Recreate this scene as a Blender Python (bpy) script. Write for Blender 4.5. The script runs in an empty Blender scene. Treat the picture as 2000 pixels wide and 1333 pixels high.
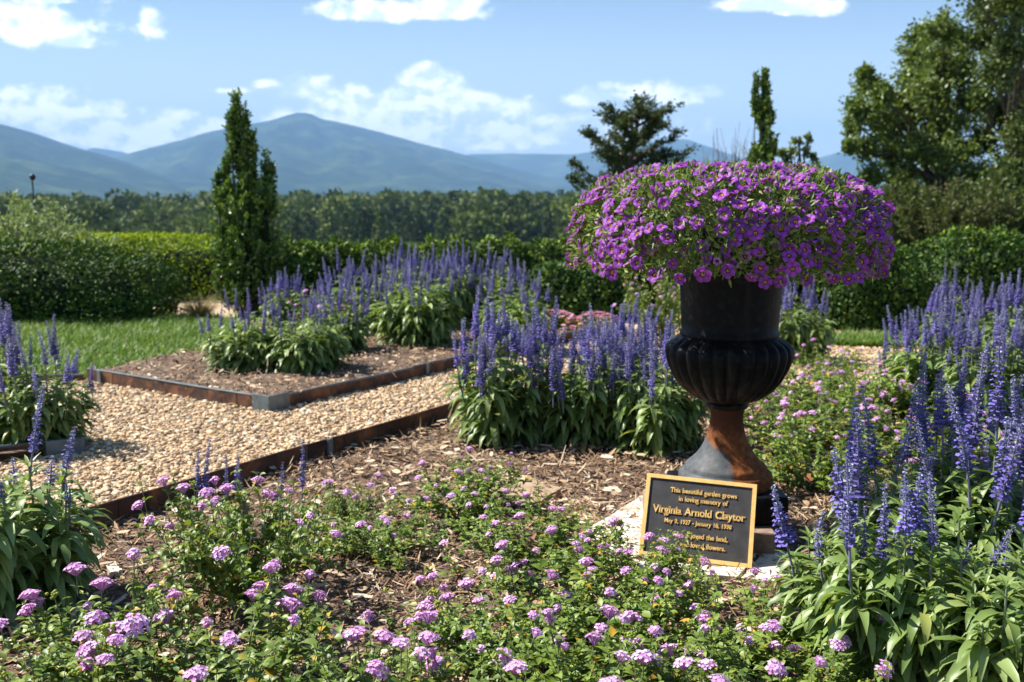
import bpy, math, random
import numpy as np
from mathutils import Vector, Matrix, noise as mnoise

R = math.radians
random.seed(11)
rng = np.random.default_rng(11)
S = bpy.context.scene
COL = S.collection

# ------------------------------------------------------------------ camera
CAM_H, PITCH, FPX = 0.95, R(7.87), 2000.0
cam_d = bpy.data.cameras.new("camera")
cam = bpy.data.objects.new("camera", cam_d)
COL.objects.link(cam)
S.camera = cam
cam.location = (0, 0, CAM_H)
cam.rotation_euler = (math.pi / 2 - PITCH, 0, 0)
cam_d.sensor_width = 36.0
cam_d.lens = 36.0
cam_d.clip_start = 0.02
cam_d.clip_end = 40000
cam_d.dof.use_dof = True
cam_d.dof.focus_distance = 2.0
cam_d.dof.aperture_fstop = 6.5

# ------------------------------------------------------------------ light
SUN_AZ, SUN_EL = R(-73), R(49)          # azimuth clockwise from +Y
sun_dir = Vector((math.sin(SUN_AZ) * math.cos(SUN_EL), math.cos(SUN_AZ) * math.cos(SUN_EL), math.sin(SUN_EL)))
sd = bpy.data.lights.new("sun", 'SUN')
sd.energy = 5.0
sd.angle = R(0.53)
sd.color = (1.0, 0.955, 0.88)
sun = bpy.data.objects.new("sun", sd)
COL.objects.link(sun)
sun.rotation_euler = sun_dir.to_track_quat('Z', 'Y').to_euler()
sun.location = (-20, 5, 30)

S.view_settings.view_transform = 'Standard'
S.view_settings.look = 'None'
S.view_settings.exposure = 1.12
S.view_settings.gamma = 1.0
S.view_settings.use_curve_mapping = False
S.render.engine = 'CYCLES'
cy = S.cycles
cy.use_denoising = True
cy.max_bounces = 6
cy.diffuse_bounces = 2
cy.glossy_bounces = 2
cy.transmission_bounces = 3
cy.transparent_max_bounces = 4
cy.volume_bounces = 0
cy.caustics_reflective = False
cy.caustics_refractive = False
cy.sample_clamp_indirect = 6.0

# ------------------------------------------------------------------ sky (world)
world = bpy.data.worlds.new("World")
S.world = world
world.use_nodes = True
wt = world.node_tree
wt.nodes.clear()


def NN(t, kind, **kw):
    n = t.nodes.new(kind)
    for k, v in kw.items():
        setattr(n, k, v)
    return n


def MA(t, op, a, b=None, c=None, clamp=False):
    n = t.nodes.new('ShaderNodeMath')
    n.operation = op
    n.use_clamp = clamp
    for i, v in enumerate((a, b, c)):
        if v is None:
            continue
        if isinstance(v, (int, float)):
            n.inputs[i].default_value = v
        else:
            t.links.new(v, n.inputs[i])
    return n.outputs[0]


def MIXC(t, f, a, b, blend='MIX'):
    n = t.nodes.new('ShaderNodeMix')
    n.data_type = 'RGBA'
    n.blend_type = blend
    for s, v in ((n.inputs[0], f), (n.inputs[6], a), (n.inputs[7], b)):
        if isinstance(v, (int, float)):
            s.default_value = v
        elif isinstance(v, tuple):
            s.default_value = (*v, 1.0) if len(v) == 3 else v
        else:
            t.links.new(v, s)
    return n.outputs[2]


def SSTEP(t, v, lo, hi):
    n = t.nodes.new('ShaderNodeMapRange')
    n.interpolation_type = 'SMOOTHSTEP'
    t.links.new(v, n.inputs[0])
    n.inputs[1].default_value = lo
    n.inputs[2].default_value = hi
    return n.outputs[0]


SKY_K = 0.052
sky = NN(wt, 'ShaderNodeTexSky', sky_type='NISHITA', sun_disc=False, sun_elevation=SUN_EL, sun_rotation=SUN_AZ,
         altitude=200.0, air_density=1.0, dust_density=0.6, ozone_density=1.6)
tc = NN(wt, 'ShaderNodeTexCoord')
sx = NN(wt, 'ShaderNodeSeparateXYZ')
wt.links.new(tc.outputs['Generated'], sx.inputs[0])
yy = MA(wt, 'MAXIMUM', sx.outputs[1], 0.05)
U = MA(wt, 'DIVIDE', sx.outputs[0], yy)
V = MA(wt, 'DIVIDE', sx.outputs[2], yy)
cmb = NN(wt, 'ShaderNodeCombineXYZ')
wt.links.new(U, cmb.inputs[0])
wt.links.new(MA(wt, 'MULTIPLY', V, 1.5), cmb.inputs[1])


def fbm(scale, detail, rough, off=(0, 0, 0), stretch=(1, 1, 1)):
    mp = NN(wt, 'ShaderNodeMapping')
    mp.inputs['Location'].default_value = off
    mp.inputs['Scale'].default_value = stretch
    wt.links.new(cmb.outputs[0], mp.inputs[0])
    n = NN(wt, 'ShaderNodeTexNoise')
    n.inputs['Scale'].default_value = scale
    n.inputs['Detail'].default_value = detail
    n.inputs['Roughness'].default_value = rough
    wt.links.new(mp.outputs[0], n.inputs['Vector'])
    return n.outputs[0]


CLOUDS = []     # cloud banks: direction (tangents of azimuth and elevation), half-width, half-height, weight
for cpx, cpy, crx, cry, cw in [
        (60, 55, 170, 52, 1.1), (150, 82, 75, 26, 1.0), (10, 38, 70, 44, 1.0), (100, 3, 110, 10, .8), (297, 48, 24, 30, .6),
        (790, 24, 170, 30, 1.1), (860, 8, 95, 20, 1.0), (1520, 12, 140, 20, 1.0), (1570, 22, 75, 16, 1.0),
        (60, 205, 130, 44, 1.15), (20, 240, 130, 42, 1.1), (170, 228, 110, 38, 1.0), (300, 238, 130, 30, 1.1), (410, 252, 100, 26, 1.0), (250, 280, 230, 26, 1.0),
        (450, 178, 50, 10, .6), (520, 168, 30, 9, .5), (850, 188, 85, 50, 1.3), (785, 208, 72, 42, 1.1), (615, 182, 62, 34, 1.1), (690, 204, 75, 38, 1.1), (935, 216, 90, 40, 1.2),
        (1000, 226, 80, 34, 1.15), (1052, 238, 48, 22, 1.0), (760, 250, 280, 52, 1.6), (930, 268, 260, 38, 1.5), (180, 262, 320, 50, 1.5), (1150, 262, 220, 24, 1.1), (1150, 196, 62, 20, .8), (1262, 180, 80, 30, 1.0), (1310, 192, 72, 24, .9),
        (1385, 185, 34, 12, .7), (1190, 245, 160, 20, .6), (2300, 150, 160, 50, .9), (-500, 120, 220, 60, .9)]:
    c_y = (666.5 - cpy) / 2000.0
    dy_ = math.cos(PITCH) + c_y * math.sin(PITCH)
    CLOUDS.append(((cpx - 1000) / 2000.0 / dy_, (c_y * math.cos(PITCH) - math.sin(PITCH)) / dy_, crx / 2000.0, cry / 2000.0, cw))
n1 = fbm(19.0, 8.0, .6)
n0 = fbm(6.0, 3.0, .5, (4, 2, 0))
n2 = fbm(60.0, 4.0, .6, (3.1, 1.7, 0))
bump = MA(wt, 'ADD', MA(wt, 'ADD', MA(wt, 'MULTIPLY', MA(wt, 'SUBTRACT', n1, .5), 2.4), MA(wt, 'MULTIPLY', MA(wt, 'SUBTRACT', n2, .5), .6)), MA(wt, 'MULTIPLY', MA(wt, 'SUBTRACT', n0, .5), .9))
field = None
lit = None
for (u0, v0, a, b, w) in CLOUDS:
    du = MA(wt, 'MULTIPLY', MA(wt, 'SUBTRACT', U, u0), 1 / a)
    dv0 = MA(wt, 'MULTIPLY', MA(wt, 'SUBTRACT', V, v0), 1 / b)
    dv = MA(wt, 'MAXIMUM', dv0, MA(wt, 'MULTIPLY', dv0, 1.5))
    dv = MA(wt, 'MAXIMUM', dv0, MA(wt, 'MULTIPLY', dv0, -1.5))
    d = MA(wt, 'SQRT', MA(wt, 'ADD', MA(wt, 'MULTIPLY', du, du), MA(wt, 'MULTIPLY', dv, dv)))
    fl = MA(wt, 'MULTIPLY', MA(wt, 'SUBTRACT', 1.0, d), w)
    field = fl if field is None else MA(wt, 'MAXIMUM', field, fl)
dens = SSTEP(wt, MA(wt, 'ADD', field, MA(wt, 'MULTIPLY', bump, 1.0)), -0.12, 0.50)
# sun-side brightness of the cloud: compare noise with the noise a little towards the sun
n3 = fbm(19.0, 5.0, .6, (-.007, .014, 0))
side = SSTEP(wt, MA(wt, 'SUBTRACT', n1, n3), -.09, .07)
ccol = MIXC(wt, side, (10.6, 12.2, 14.6), (19., 19., 18.8))
# thin high veil and whitish band above the horizon
veil = MA(wt, 'MULTIPLY', SSTEP(wt, fbm(4.0, 5.0, .6, (2, 5, 0), (.55, 2.4, 1)), .47, .75), .34)
band = MA(wt, 'MULTIPLY', SSTEP(wt, MA(wt, 'MULTIPLY', V, -1.0), -.28, -.02), .56)
hsv = NN(wt, 'ShaderNodeHueSaturation')
hsv.inputs['Saturation'].default_value = 1.3
hsv.inputs['Value'].default_value = 1.1
wt.links.new(sky.outputs[0], hsv.inputs['Color'])
c1 = MIXC(wt, MA(wt, 'MAXIMUM', veil, band), hsv.outputs[0], (12.5, 14.2, 16.6))
c2 = MIXC(wt, MA(wt, 'MULTIPLY', dens, .93), c1, ccol)
bg = NN(wt, 'ShaderNodeBackground')
bg.inputs['Strength'].default_value = SKY_K
wt.links.new(c2, bg.inputs['Color'])
wo = NN(wt, 'ShaderNodeOutputWorld')
wt.links.new(bg.outputs[0], wo.inputs['Surface'])
world.cycles.sampling_method = 'MANUAL'
world.cycles.sample_map_resolution = 512

# ------------------------------------------------------------------ positions read off the photograph -> points of the place
CP, SP = math.cos(PITCH), math.sin(PITCH)


def ray(px, py):
    cx, cyy = (px - 1000.0) / FPX, (666.5 - py) / FPX
    return Vector((cx, CP + cyy * SP, -SP + cyy * CP))


def gp(px, py, z=0.0):
    d = ray(px, py)
    k = (z - CAM_H) / d.z
    return Vector((d.x * k, d.y * k, z))


def at(px, py, Y):
    d = ray(px, py)
    k = Y / d.y
    return Vector((d.x * k, Y, CAM_H + d.z * k))


# ------------------------------------------------------------------ mesh helpers
class MB:
    """collects vertices and faces, then links them as one mesh"""

    def __init__(self):
        self.V, self.F, self.n = [], [], 0

    def add(self, V, F, mat=0, var=None):
        V = np.asarray(V, dtype=np.float32).reshape(-1, 3)
        F = np.asarray(F, dtype=np.int64)
        if var is None:
            var = np.full(len(F), .5)
        elif np.isscalar(var):
            var = np.full(len(F), float(var))
        self.V.append(V)
        self.F.append((F + self.n, np.full(len(F), mat) if np.isscalar(mat) else np.asarray(mat), np.asarray(var)))
        self.n += len(V)

    def mesh(self, name, mats, smooth=True):
        me = bpy.data.meshes.new(name)
        V = np.concatenate(self.V)
        me.vertices.add(len(V))
        me.vertices.foreach_set('co', V.ravel())
        loops = np.concatenate([f.ravel() for f, _, _ in self.F])
        tot = np.concatenate([np.full(len(f), f.shape[1]) for f, _, _ in self.F])
        start = np.concatenate([[0], np.cumsum(tot)[:-1]])
        me.loops.add(len(loops))
        me.loops.foreach_set('vertex_index', loops.astype(np.int32))
        me.polygons.add(len(tot))
        me.polygons.foreach_set('loop_start', start.astype(np.int32))
        me.polygons.foreach_set('material_index', np.concatenate([m for _, m, _ in self.F]).astype(np.int32))
        me.polygons.foreach_set('use_smooth', np.full(len(tot), smooth))
        at_ = me.attributes.new('var', 'FLOAT', 'FACE')
        at_.data.foreach_set('value', np.concatenate([v for _, _, v in self.F]).astype(np.float32))
        for m in mats:
            me.materials.append(m)
        me.update(calc_edges=True)
        return me

    def build(self, name, mats, parent=None, smooth=True):
        if not isinstance(mats, (list, tuple)):
            mats = [mats]
        return link(name, self.mesh(name, mats, smooth), parent)


def link(name, data, parent=None, loc=(0, 0, 0)):
    o = bpy.data.objects.new(name, data)
    COL.objects.link(o)
    o.location = loc
    if parent is not None:
        o.parent = parent
    return o


def tag(o, label=None, cat=None, group=None, kind=None):
    if label:
        o['label'] = label
    if cat:
        o['category'] = cat
    if group:
        o['group'] = group
    if kind:
        o['kind'] = kind
    return o


def thing(name, label, cat, loc=(0, 0, 0), rotz=0.0, group=None):
    o = link(name, None, None, loc)
    o.empty_display_size = .1
    o.rotation_euler = (0, 0, rotz)
    return tag(o, label, cat, group)


def U_(lo, hi, n=None):
    return rng.uniform(lo, hi, n)


def leaves(mb, P, az, e0, e1, L, W, fold=.35, roll=None, n=4, prof=None, mat=0, var=None, wave=0.0):
    """folded, drooping leaf blades"""
    P = np.asarray(P, float).reshape(-1, 3)
    N = len(P)
    if N == 0:
        return
    az, e0, e1, L, W = [np.broadcast_to(np.asarray(v, float), (N,)) for v in (az, e0, e1, L, W)]
    roll = np.zeros(N) if roll is None else np.broadcast_to(roll, (N,))
    t = np.linspace(0, 1, n + 1)
    e = e0[:, None] + (e1 - e0)[:, None] * t
    em = (e[:, 1:] + e[:, :-1]) / 2
    ds = (L / n)[:, None]
    ph = np.concatenate([np.zeros((N, 1)), np.cumsum(ds * np.cos(em), 1)], 1)
    pv = np.concatenate([np.zeros((N, 1)), np.cumsum(ds * np.sin(em), 1)], 1)
    ca, sa = np.cos(az)[:, None], np.sin(az)[:, None]
    mid = np.stack([P[:, :1] + ca * ph, P[:, 1:2] + sa * ph, P[:, 2:3] + pv], -1)
    side = np.stack([-sa + 0 * ph, ca + 0 * ph, 0 * ph], -1)
    nor = np.stack([-np.sin(e) * ca, -np.sin(e) * sa, np.cos(e)], -1)
    cr, sr = np.cos(roll)[:, None, None], np.sin(roll)[:, None, None]
    s2, n2_ = side * cr + nor * sr, nor * cr - side * sr
    pw = np.maximum(prof(t) if prof else np.sin(np.pi * np.clip(t, 0, 1) ** .8) ** .85, .03)
    w = (W / 2)[:, None, None] * pw[None, :, None]
    up = n2_ * w * math.sin(fold)
    if wave:
        ph_ = rng.uniform(0, 6.3, (N, 1, 1)) + t[None, :, None] * 9
        mid = mid + n2_ * np.sin(ph_) * (L[:, None, None] * wave)
    Lf, Rt = mid + s2 * w * math.cos(fold) + up, mid - s2 * w * math.cos(fold) + up
    VV = np.stack([Lf, mid, Rt], 2).reshape(-1, 3)
    i = np.arange(n)
    base = np.concatenate([np.stack([3 * i, 3 * i + 1, 3 * i + 4, 3 * i + 3], 1), np.stack([3 * i + 1, 3 * i + 2, 3 * i + 5, 3 * i + 4], 1)])
    F = (np.arange(N)[:, None, None] * (3 * (n + 1)) + base[None]).reshape(-1, 4)
    if var is None:
        var = rng.uniform(0, 1, N)
    mb.add(VV, F, mat, np.repeat(np.broadcast_to(var, (N,)), 2 * n))


def diamonds(mb, P, D, L, W, fold=.3, mat=0, var=None, up=None):
    """many small pointed leaves: base, two sides, tip; D the leaf direction"""
    P = np.asarray(P, float).reshape(-1, 3)
    N = len(P)
    if N == 0:
        return
    D = D / (np.linalg.norm(D, axis=1, keepdims=True) + 1e-9)
    L = np.broadcast_to(np.asarray(L, float), (N,))[:, None]
    W = np.broadcast_to(np.asarray(W, float), (N,))[:, None]
    q = rng.normal(size=(N, 3)) if up is None else up + rng.normal(size=(N, 3)) * .35
    s = np.cross(D, q)
    s /= np.linalg.norm(s, axis=1, keepdims=True) + 1e-9
    nn = np.cross(s, D)
    m = P + D * L * .45
    a, b = m + s * W * .5 + nn * W * fold * .5, m - s * W * .5 + nn * W * fold * .5
    VV = np.stack([P, a, P + D * L, b], 1).reshape(-1, 3)
    k = np.arange(N)[:, None] * 4
    F = np.concatenate([k + np.array([[0, 2, 1]]), k + np.array([[0, 3, 2]])])
    if var is None:
        var = rng.uniform(0, 1, N)
    var = np.broadcast_to(var, (N,))
    mb.add(VV, F, mat, np.concatenate([var, var]))


def tube(mb, pts, rad, sides=6, mat=0, var=.5, cap=True):
    pts = np.asarray(pts, float)
    n = len(pts)
    rad = np.broadcast_to(np.asarray(rad, float), (n,))
    T = np.gradient(pts, axis=0)
    T /= np.linalg.norm(T, axis=1, keepdims=True) + 1e-9
    ref = np.array([0, 0, 1.0]) if abs(T[:, 2]).mean() < .8 else np.array([1.0, 0, 0])
    s = np.cross(T, ref)
    s /= np.linalg.norm(s, axis=1, keepdims=True) + 1e-9
    b = np.cross(T, s)
    a = np.linspace(0, 2 * np.pi, sides, endpoint=False)
    VV = (pts[:, None] + rad[:, None, None] * (np.cos(a)[None, :, None] * s[:, None] + np.sin(a)[None, :, None] * b[:, None])).reshape(-1, 3)
    i, j = np.meshgrid(np.arange(n - 1), np.arange(sides), indexing='ij')
    jn = (j + 1) % sides
    F = np.stack([i * sides + j, i * sides + jn, (i + 1) * sides + jn, (i + 1) * sides + j], -1).reshape(-1, 4)
    mb.add(VV, F, mat, var)
    if cap:
        mb.add(VV[-sides:], np.arange(sides)[None], mat, var)


def lathe(mb, prof, seg=64, mat=0, flute=None, capb=True, capt=True):
    prof = np.asarray(prof, float)
    a = np.linspace(0, 2 * np.pi, seg, endpoint=False)
    r = prof[:, 0][:, None] * np.ones(seg)[None]
    if flute is not None:
        r = r * (1 + flute(prof[:, 1])[:, None] * np.ones(seg)[None] * 0 + flute(prof[:, 1])[:, None] * FL(a)[None])
    VV = np.stack([r * np.cos(a), r * np.sin(a), prof[:, 1][:, None] + 0 * r], -1).reshape(-1, 3)
    n = len(prof)
    i, j = np.meshgrid(np.arange(n - 1), np.arange(seg), indexing='ij')
    jn = (j + 1) % seg
    F = np.stack([i * seg + j, i * seg + jn, (i + 1) * seg + jn, (i + 1) * seg + j], -1).reshape(-1, 4)
    mb.add(VV, F, mat)
    if capb:
        mb.add(VV[:seg], np.arange(seg)[::-1][None], mat)
    if capt:
        mb.add(VV[-seg:], np.arange(seg)[None], mat)


def FL(a, k=26):
    return np.abs(np.cos(a * k / 2)) ** .7 - .62


def box(mb, lo, hi, mat=0, M=None, var=.5):
    x0, y0, z0 = lo
    x1, y1, z1 = hi
    VV = np.array([[x0, y0, z0], [x1, y0, z0], [x1, y1, z0], [x0, y1, z0], [x0, y0, z1], [x1, y0, z1], [x1, y1, z1], [x0, y1, z1]], float)
    if M is not None:
        VV = np.array([M @ Vector(v) for v in VV])
    F = np.array([[0, 3, 2, 1], [4, 5, 6, 7], [0, 1, 5, 4], [1, 2, 6, 5], [2, 3, 7, 6], [3, 0, 4, 7]])
    mb.add(VV, F, mat, var)


def bevel(o, w=.004, seg=2):
    m = o.modifiers.new('bevel', 'BEVEL')
    m.width = w
    m.segments = seg
    m.limit_method = 'ANGLE'
    return o


def vnoise(x, y, s, seed=0.0):
    return np.array([mnoise.fractal(Vector((a * s, b * s, seed)), 1.0, 2.0, 5) for a, b in zip(np.ravel(x), np.ravel(y))]).reshape(np.shape(x))


# ------------------------------------------------------------------ materials
def newmat(name):
    m = bpy.data.materials.new(name)
    m.use_nodes = True
    t = m.node_tree
    t.nodes.clear()
    out = NN(t, 'ShaderNodeOutputMaterial')
    p = NN(t, 'ShaderNodeBsdfPrincipled')
    t.links.new(p.outputs[0], out.inputs[0])
    return m, t, p, out


def ramp(t, fac, stops):
    r = NN(t, 'ShaderNodeValToRGB')
    el = r.color_ramp.elements
    while len(el) < len(stops):
        el.new(.5)
    for e, (p, c) in zip(el, stops):
        e.position = p
        e.color = (*c, 1)
    t.links.new(fac, r.inputs[0])
    return r.outputs[0]


def tnoise(t, scale, detail=4, rough=.55, coord='Object', dist=0.0):
    tcn = NN(t, 'ShaderNodeTexCoord')
    n = NN(t, 'ShaderNodeTexNoise')
    n.inputs['Scale'].default_value = scale
    n.inputs['Detail'].default_value = detail
    n.inputs['Roughness'].default_value = rough
    n.inputs['Distortion'].default_value = dist
    t.links.new(tcn.outputs[coord], n.inputs['Vector'])
    return n.outputs[0]


def bumpn(t, p, h, strength=.4, dist=.01):
    b = NN(t, 'ShaderNodeBump')
    b.inputs['Strength'].default_value = strength
    b.inputs['Distance'].default_value = dist
    t.links.new(h, b.inputs['Height'])
    t.links.new(b.outputs[0], p.inputs['Normal'])


def leafmat(name, stops, rough=.5, trans=.3, spec=.4, tcol=(1.25, 1.25, .55), rnd=.25):
    """colour by each leaf's own number; thin enough to let some light through"""
    m, t, p, out = newmat(name)
    a = NN(t, 'ShaderNodeAttribute', attribute_name='var')
    c = ramp(t, a.outputs['Fac'], stops)
    oi = NN(t, 'ShaderNodeObjectInfo')
    v = MA(t, 'ADD', MA(t, 'MULTIPLY', oi.outputs['Random'], rnd), 1 - rnd / 2)
    hs = NN(t, 'ShaderNodeHueSaturation')
    t.links.new(v, hs.inputs['Value'])
    t.links.new(c, hs.inputs['Color'])
    c = hs.outputs[0]
    t.links.new(c, p.inputs['Base Color'])
    p.inputs['Roughness'].default_value = rough
    p.inputs['Specular IOR Level'].default_value = spec
    if trans > 0:
        tr = NN(t, 'ShaderNodeBsdfTranslucent')
        t.links.new(MIXC(t, 1.0, c, tcol, 'MULTIPLY'), tr.inputs['Color'])
        mx = NN(t, 'ShaderNodeMixShader')
        mx.inputs[0].default_value = trans
        t.links.new(p.outputs[0], mx.inputs[1])
        t.links.new(tr.outputs[0], mx.inputs[2])
        t.links.new(mx.outputs[0], out.inputs[0])
    return m


def plain(name, col, rough=.6, spec=.4, metal=0.0, nz=None, amt=.25, bump_=0.0):
    m, t, p, out = newmat(name)
    if nz:
        f = tnoise(t, nz)
        lo, hi = tuple(c * (1 - amt) for c in col), tuple(min(1, c * (1 + amt)) for c in col)
        t.links.new(ramp(t, f, [(.3, lo), (.7, hi)]), p.inputs['Base Color'])
        if bump_:
            bumpn(t, p, f, bump_)
    else:
        p.inputs['Base Color'].default_value = (*col, 1)
    p.inputs['Roughness'].default_value = rough
    p.inputs['Specular IOR Level'].default_value = spec
    p.inputs['Metallic'].default_value = metal
    return m


M = {}
M['salvia_leaf'] = leafmat('salvia_leaf', [(0, (.115, .185, .04)), (.5, (.19, .275, .07)), (.93, (.30, .39, .13)), (1, (.34, .37, .09))], .42, .3, .5)
M['salvia_stem'] = plain('salvia_stem', (.16, .21, .12), .6)
M['spike_stem'] = plain('spike_stem', (.17, .16, .27), .6)
M['calyx'] = leafmat('calyx', [(0, (.15, .145, .30)), (.55, (.25, .25, .43)), (1, (.58, .59, .70))], .75, .15, .2, (1, 1, 1.1), .45)
M['corolla'] = leafmat('corolla', [(0, (.125, .095, .37)), (.6, (.18, .14, .47)), (1, (.30, .25, .60))], .55, .3, .25, (1, 1, 1.15), .4)
M['lantana_leaf'] = leafmat('lantana_leaf', [(0, (.085, .15, .02)), (.5, (.165, .245, .036)), (.9, (.27, .35, .065)), (.965, (.30, .37, .065)), (.972, (.55, .36, .03)), (1, (.5, .3, .04))], .45, .28, .45)
M['lantana_stem'] = plain('lantana_stem', (.13, .15, .06), .7)
M['floret'] = leafmat('floret', [(0, (.64, .28, .60)), (.5, (.83, .46, .79)), (1, (.92, .68, .90))], .6, .25, .25, (1.1, 1, 1.1), .15)
M['bud'] = leafmat('bud', [(0, (.22, .30, .04)), (1, (.40, .45, .07))], .6, .2, .3)
M['petal'] = leafmat('petal', [(0, (.16, .015, .24)), (.5, (.275, .036, .385)), (1, (.41, .095, .53))], .5, .3, .25, (1.2, 1, 1.1), .4)
M['faded_petal'] = leafmat('faded_petal', [(0, (.30, .09, .33)), (.5, (.46, .19, .47)), (1, (.58, .34, .52))], .6, .35, .2, (1.1, 1, 1.05), .3)
M['throat'] = leafmat('throat', [(0, (.07, .005, .05)), (1, (.10, .01, .08))], .6, .1)
M['eye'] = plain('eye', (.75, .46, .04), .6)
M['cali_leaf'] = leafmat('cali_leaf', [(0, (.07, .12, .022)), (.5, (.13, .20, .04)), (1, (.30, .35, .10))], .5, .3, .35)
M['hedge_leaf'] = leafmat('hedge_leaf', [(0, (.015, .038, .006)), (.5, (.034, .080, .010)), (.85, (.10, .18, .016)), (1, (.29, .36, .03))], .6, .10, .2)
M['lime_leaf'] = leafmat('lime_leaf', [(0, (.05, .11, .010)), (.5, (.12, .20, .016)), (1, (.40, .46, .03))], .6, .3, .2)
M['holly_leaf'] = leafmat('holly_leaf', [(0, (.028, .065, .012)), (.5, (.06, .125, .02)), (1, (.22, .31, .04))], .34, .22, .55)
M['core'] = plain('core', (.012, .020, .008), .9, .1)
M['willow_leaf'] = leafmat('willow_leaf', [(0, (.15, .22, .09)), (.5, (.25, .33, .15)), (1, (.40, .47, .28))], .5, .3, .35)
M['tree_leaf'] = leafmat('tree_leaf', [(0, (.07, .11, .022)), (.5, (.125, .18, .038)), (1, (.21, .27, .065))], .45, .28, .4)
M['dark_tree_leaf'] = leafmat('dark_tree_leaf', [(0, (.055, .09, .02)), (.5, (.10, .145, .03)), (1, (.17, .215, .05))], .45, .25, .4)
M['pine_leaf'] = leafmat('pine_leaf', [(0, (.035, .056, .016)), (.5, (.06, .088, .024)), (1, (.10, .13, .04))], .5, .25, .3)
M['russet_leaf'] = leafmat('russet_leaf', [(0, (.05, .075, .02)), (.5, (.085, .115, .03)), (.85, (.13, .16, .04)), (1, (.17, .12, .055))], .55, .25, .3)
M['far_leaf'] = leafmat('far_leaf', [(0, (.032, .050, .010)), (.5, (.08, .112, .018)), (1, (.165, .21, .038))], .7, .15, .2, rnd=0)
M['bark'] = plain('bark', (.10, .078, .058), .9, .2, nz=20, amt=.4, bump_=.5)
M['twig'] = plain('twig', (.20, .15, .12), .9, .2)
M['dry_grass'] = leafmat('dry_grass', [(0, (.18, .15, .07)), (.6, (.30, .24, .13)), (1, (.42, .34, .2))], .7, .2, .2)
M['grass'] = leafmat('grass', [(0, (.07, .14, .016)), (.5, (.13, .235, .028)), (.9, (.21, .32, .05)), (1, (.38, .36, .16))], .45, .3, .4, rnd=0)
M['pink_petal'] = leafmat('pink_petal', [(0, (.55, .16, .32)), (.5, (.70, .28, .46)), (1, (.82, .46, .60))], .6, .25, .2)

# gravel, mulch, soil
m, t, p, out = newmat('gravel'); M['gravel'] = m
vor = NN(t, 'ShaderNodeTexVoronoi'); vor.inputs['Scale'].default_value = 75
tcn = NN(t, 'ShaderNodeTexCoord'); t.links.new(tcn.outputs['Object'], vor.inputs['Vector'])
sepc = NN(t, 'ShaderNodeSeparateColor'); t.links.new(vor.outputs['Color'], sepc.inputs[0])
gc = ramp(t, sepc.outputs[0], [(0, (.26, .17, .10)), (.25, (.44, .30, .17)), (.6, (.56, .40, .23)), (1, (.68, .55, .38))])
big = tnoise(t, 2.2, 3)
t.links.new(MIXC(t, MA(t, 'MULTIPLY', SSTEP(t, big, .35, .75), .35), gc, (.40, .29, .19)), p.inputs['Base Color'])
p.inputs['Roughness'].default_value = .8
bumpn(t, p, MA(t, 'SUBTRACT', 1.0, vor.outputs['Distance']), .8, .01)
M['pebble'] = leafmat('pebble', [(0, (.16, .12, .09)), (.14, (.34, .23, .14)), (.4, (.58, .395, .215)), (.75, (.70, .50, .285)), (.93, (.77, .63, .44)), (1, (.36, .33, .30))], .6, 0, .3, rnd=0)
m, t, p, out = newmat('mulch'); M['mulch'] = m
tcn = NN(t, 'ShaderNodeTexCoord'); mp = NN(t, 'ShaderNodeMapping'); mp.inputs['Scale'].default_value = (1, 2.6, 1); mp.inputs['Rotation'].default_value = (0, 0, .5)
t.links.new(tcn.outputs['Object'], mp.inputs[0])
nz = NN(t, 'ShaderNodeTexNoise'); nz.inputs['Scale'].default_value = 60; nz.inputs['Detail'].default_value = 6; nz.inputs['Distortion'].default_value = 1.2
t.links.new(mp.outputs[0], nz.inputs['Vector'])
t.links.new(ramp(t, nz.outputs[0], [(.3, (.07, .043, .027)), (.5, (.17, .108, .07)), (.68, (.30, .205, .135)), (.8, (.44, .33, .22))]), p.inputs['Base Color'])
p.inputs['Roughness'].default_value = .9
bumpn(t, p, nz.outputs[0], .9, .015)
M['chip'] = leafmat('chip', [(0, (.08, .046, .028)), (.3, (.20, .118, .066)), (.6, (.34, .215, .125)), (.85, (.50, .36, .225)), (1, (.70, .57, .43))], .85, 0, .2, rnd=0)
m, t, p, out = newmat('terrain'); M['terrain'] = m
t.links.new(ramp(t, tnoise(t, .05, 6), [(.3, (.02, .034, .010)), (.55, (.032, .05, .014)), (.75, (.05, .065, .02))]), p.inputs['Base Color'])
p.inputs['Roughness'].default_value = .95
p.inputs['Specular IOR Level'].default_value = 0
M['turf'] = plain('turf', (.065, .105, .022), .9, .2, nz=30, amt=.5, bump_=.4)
m, t, p, out = newmat('mountain'); M['mountain'] = m
t.links.new(ramp(t, tnoise(t, .004, 8, .6), [(.38, (.010, .024, .010)), (.52, (.026, .050, .018)), (.66, (.075, .105, .036))]), p.inputs['Base Color'])
p.inputs['Roughness'].default_value = 1.0
p.inputs['Specular IOR Level'].default_value = 0
bumpn(t, p, tnoise(t, .02, 6, .6), 1.0, 14)
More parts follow.
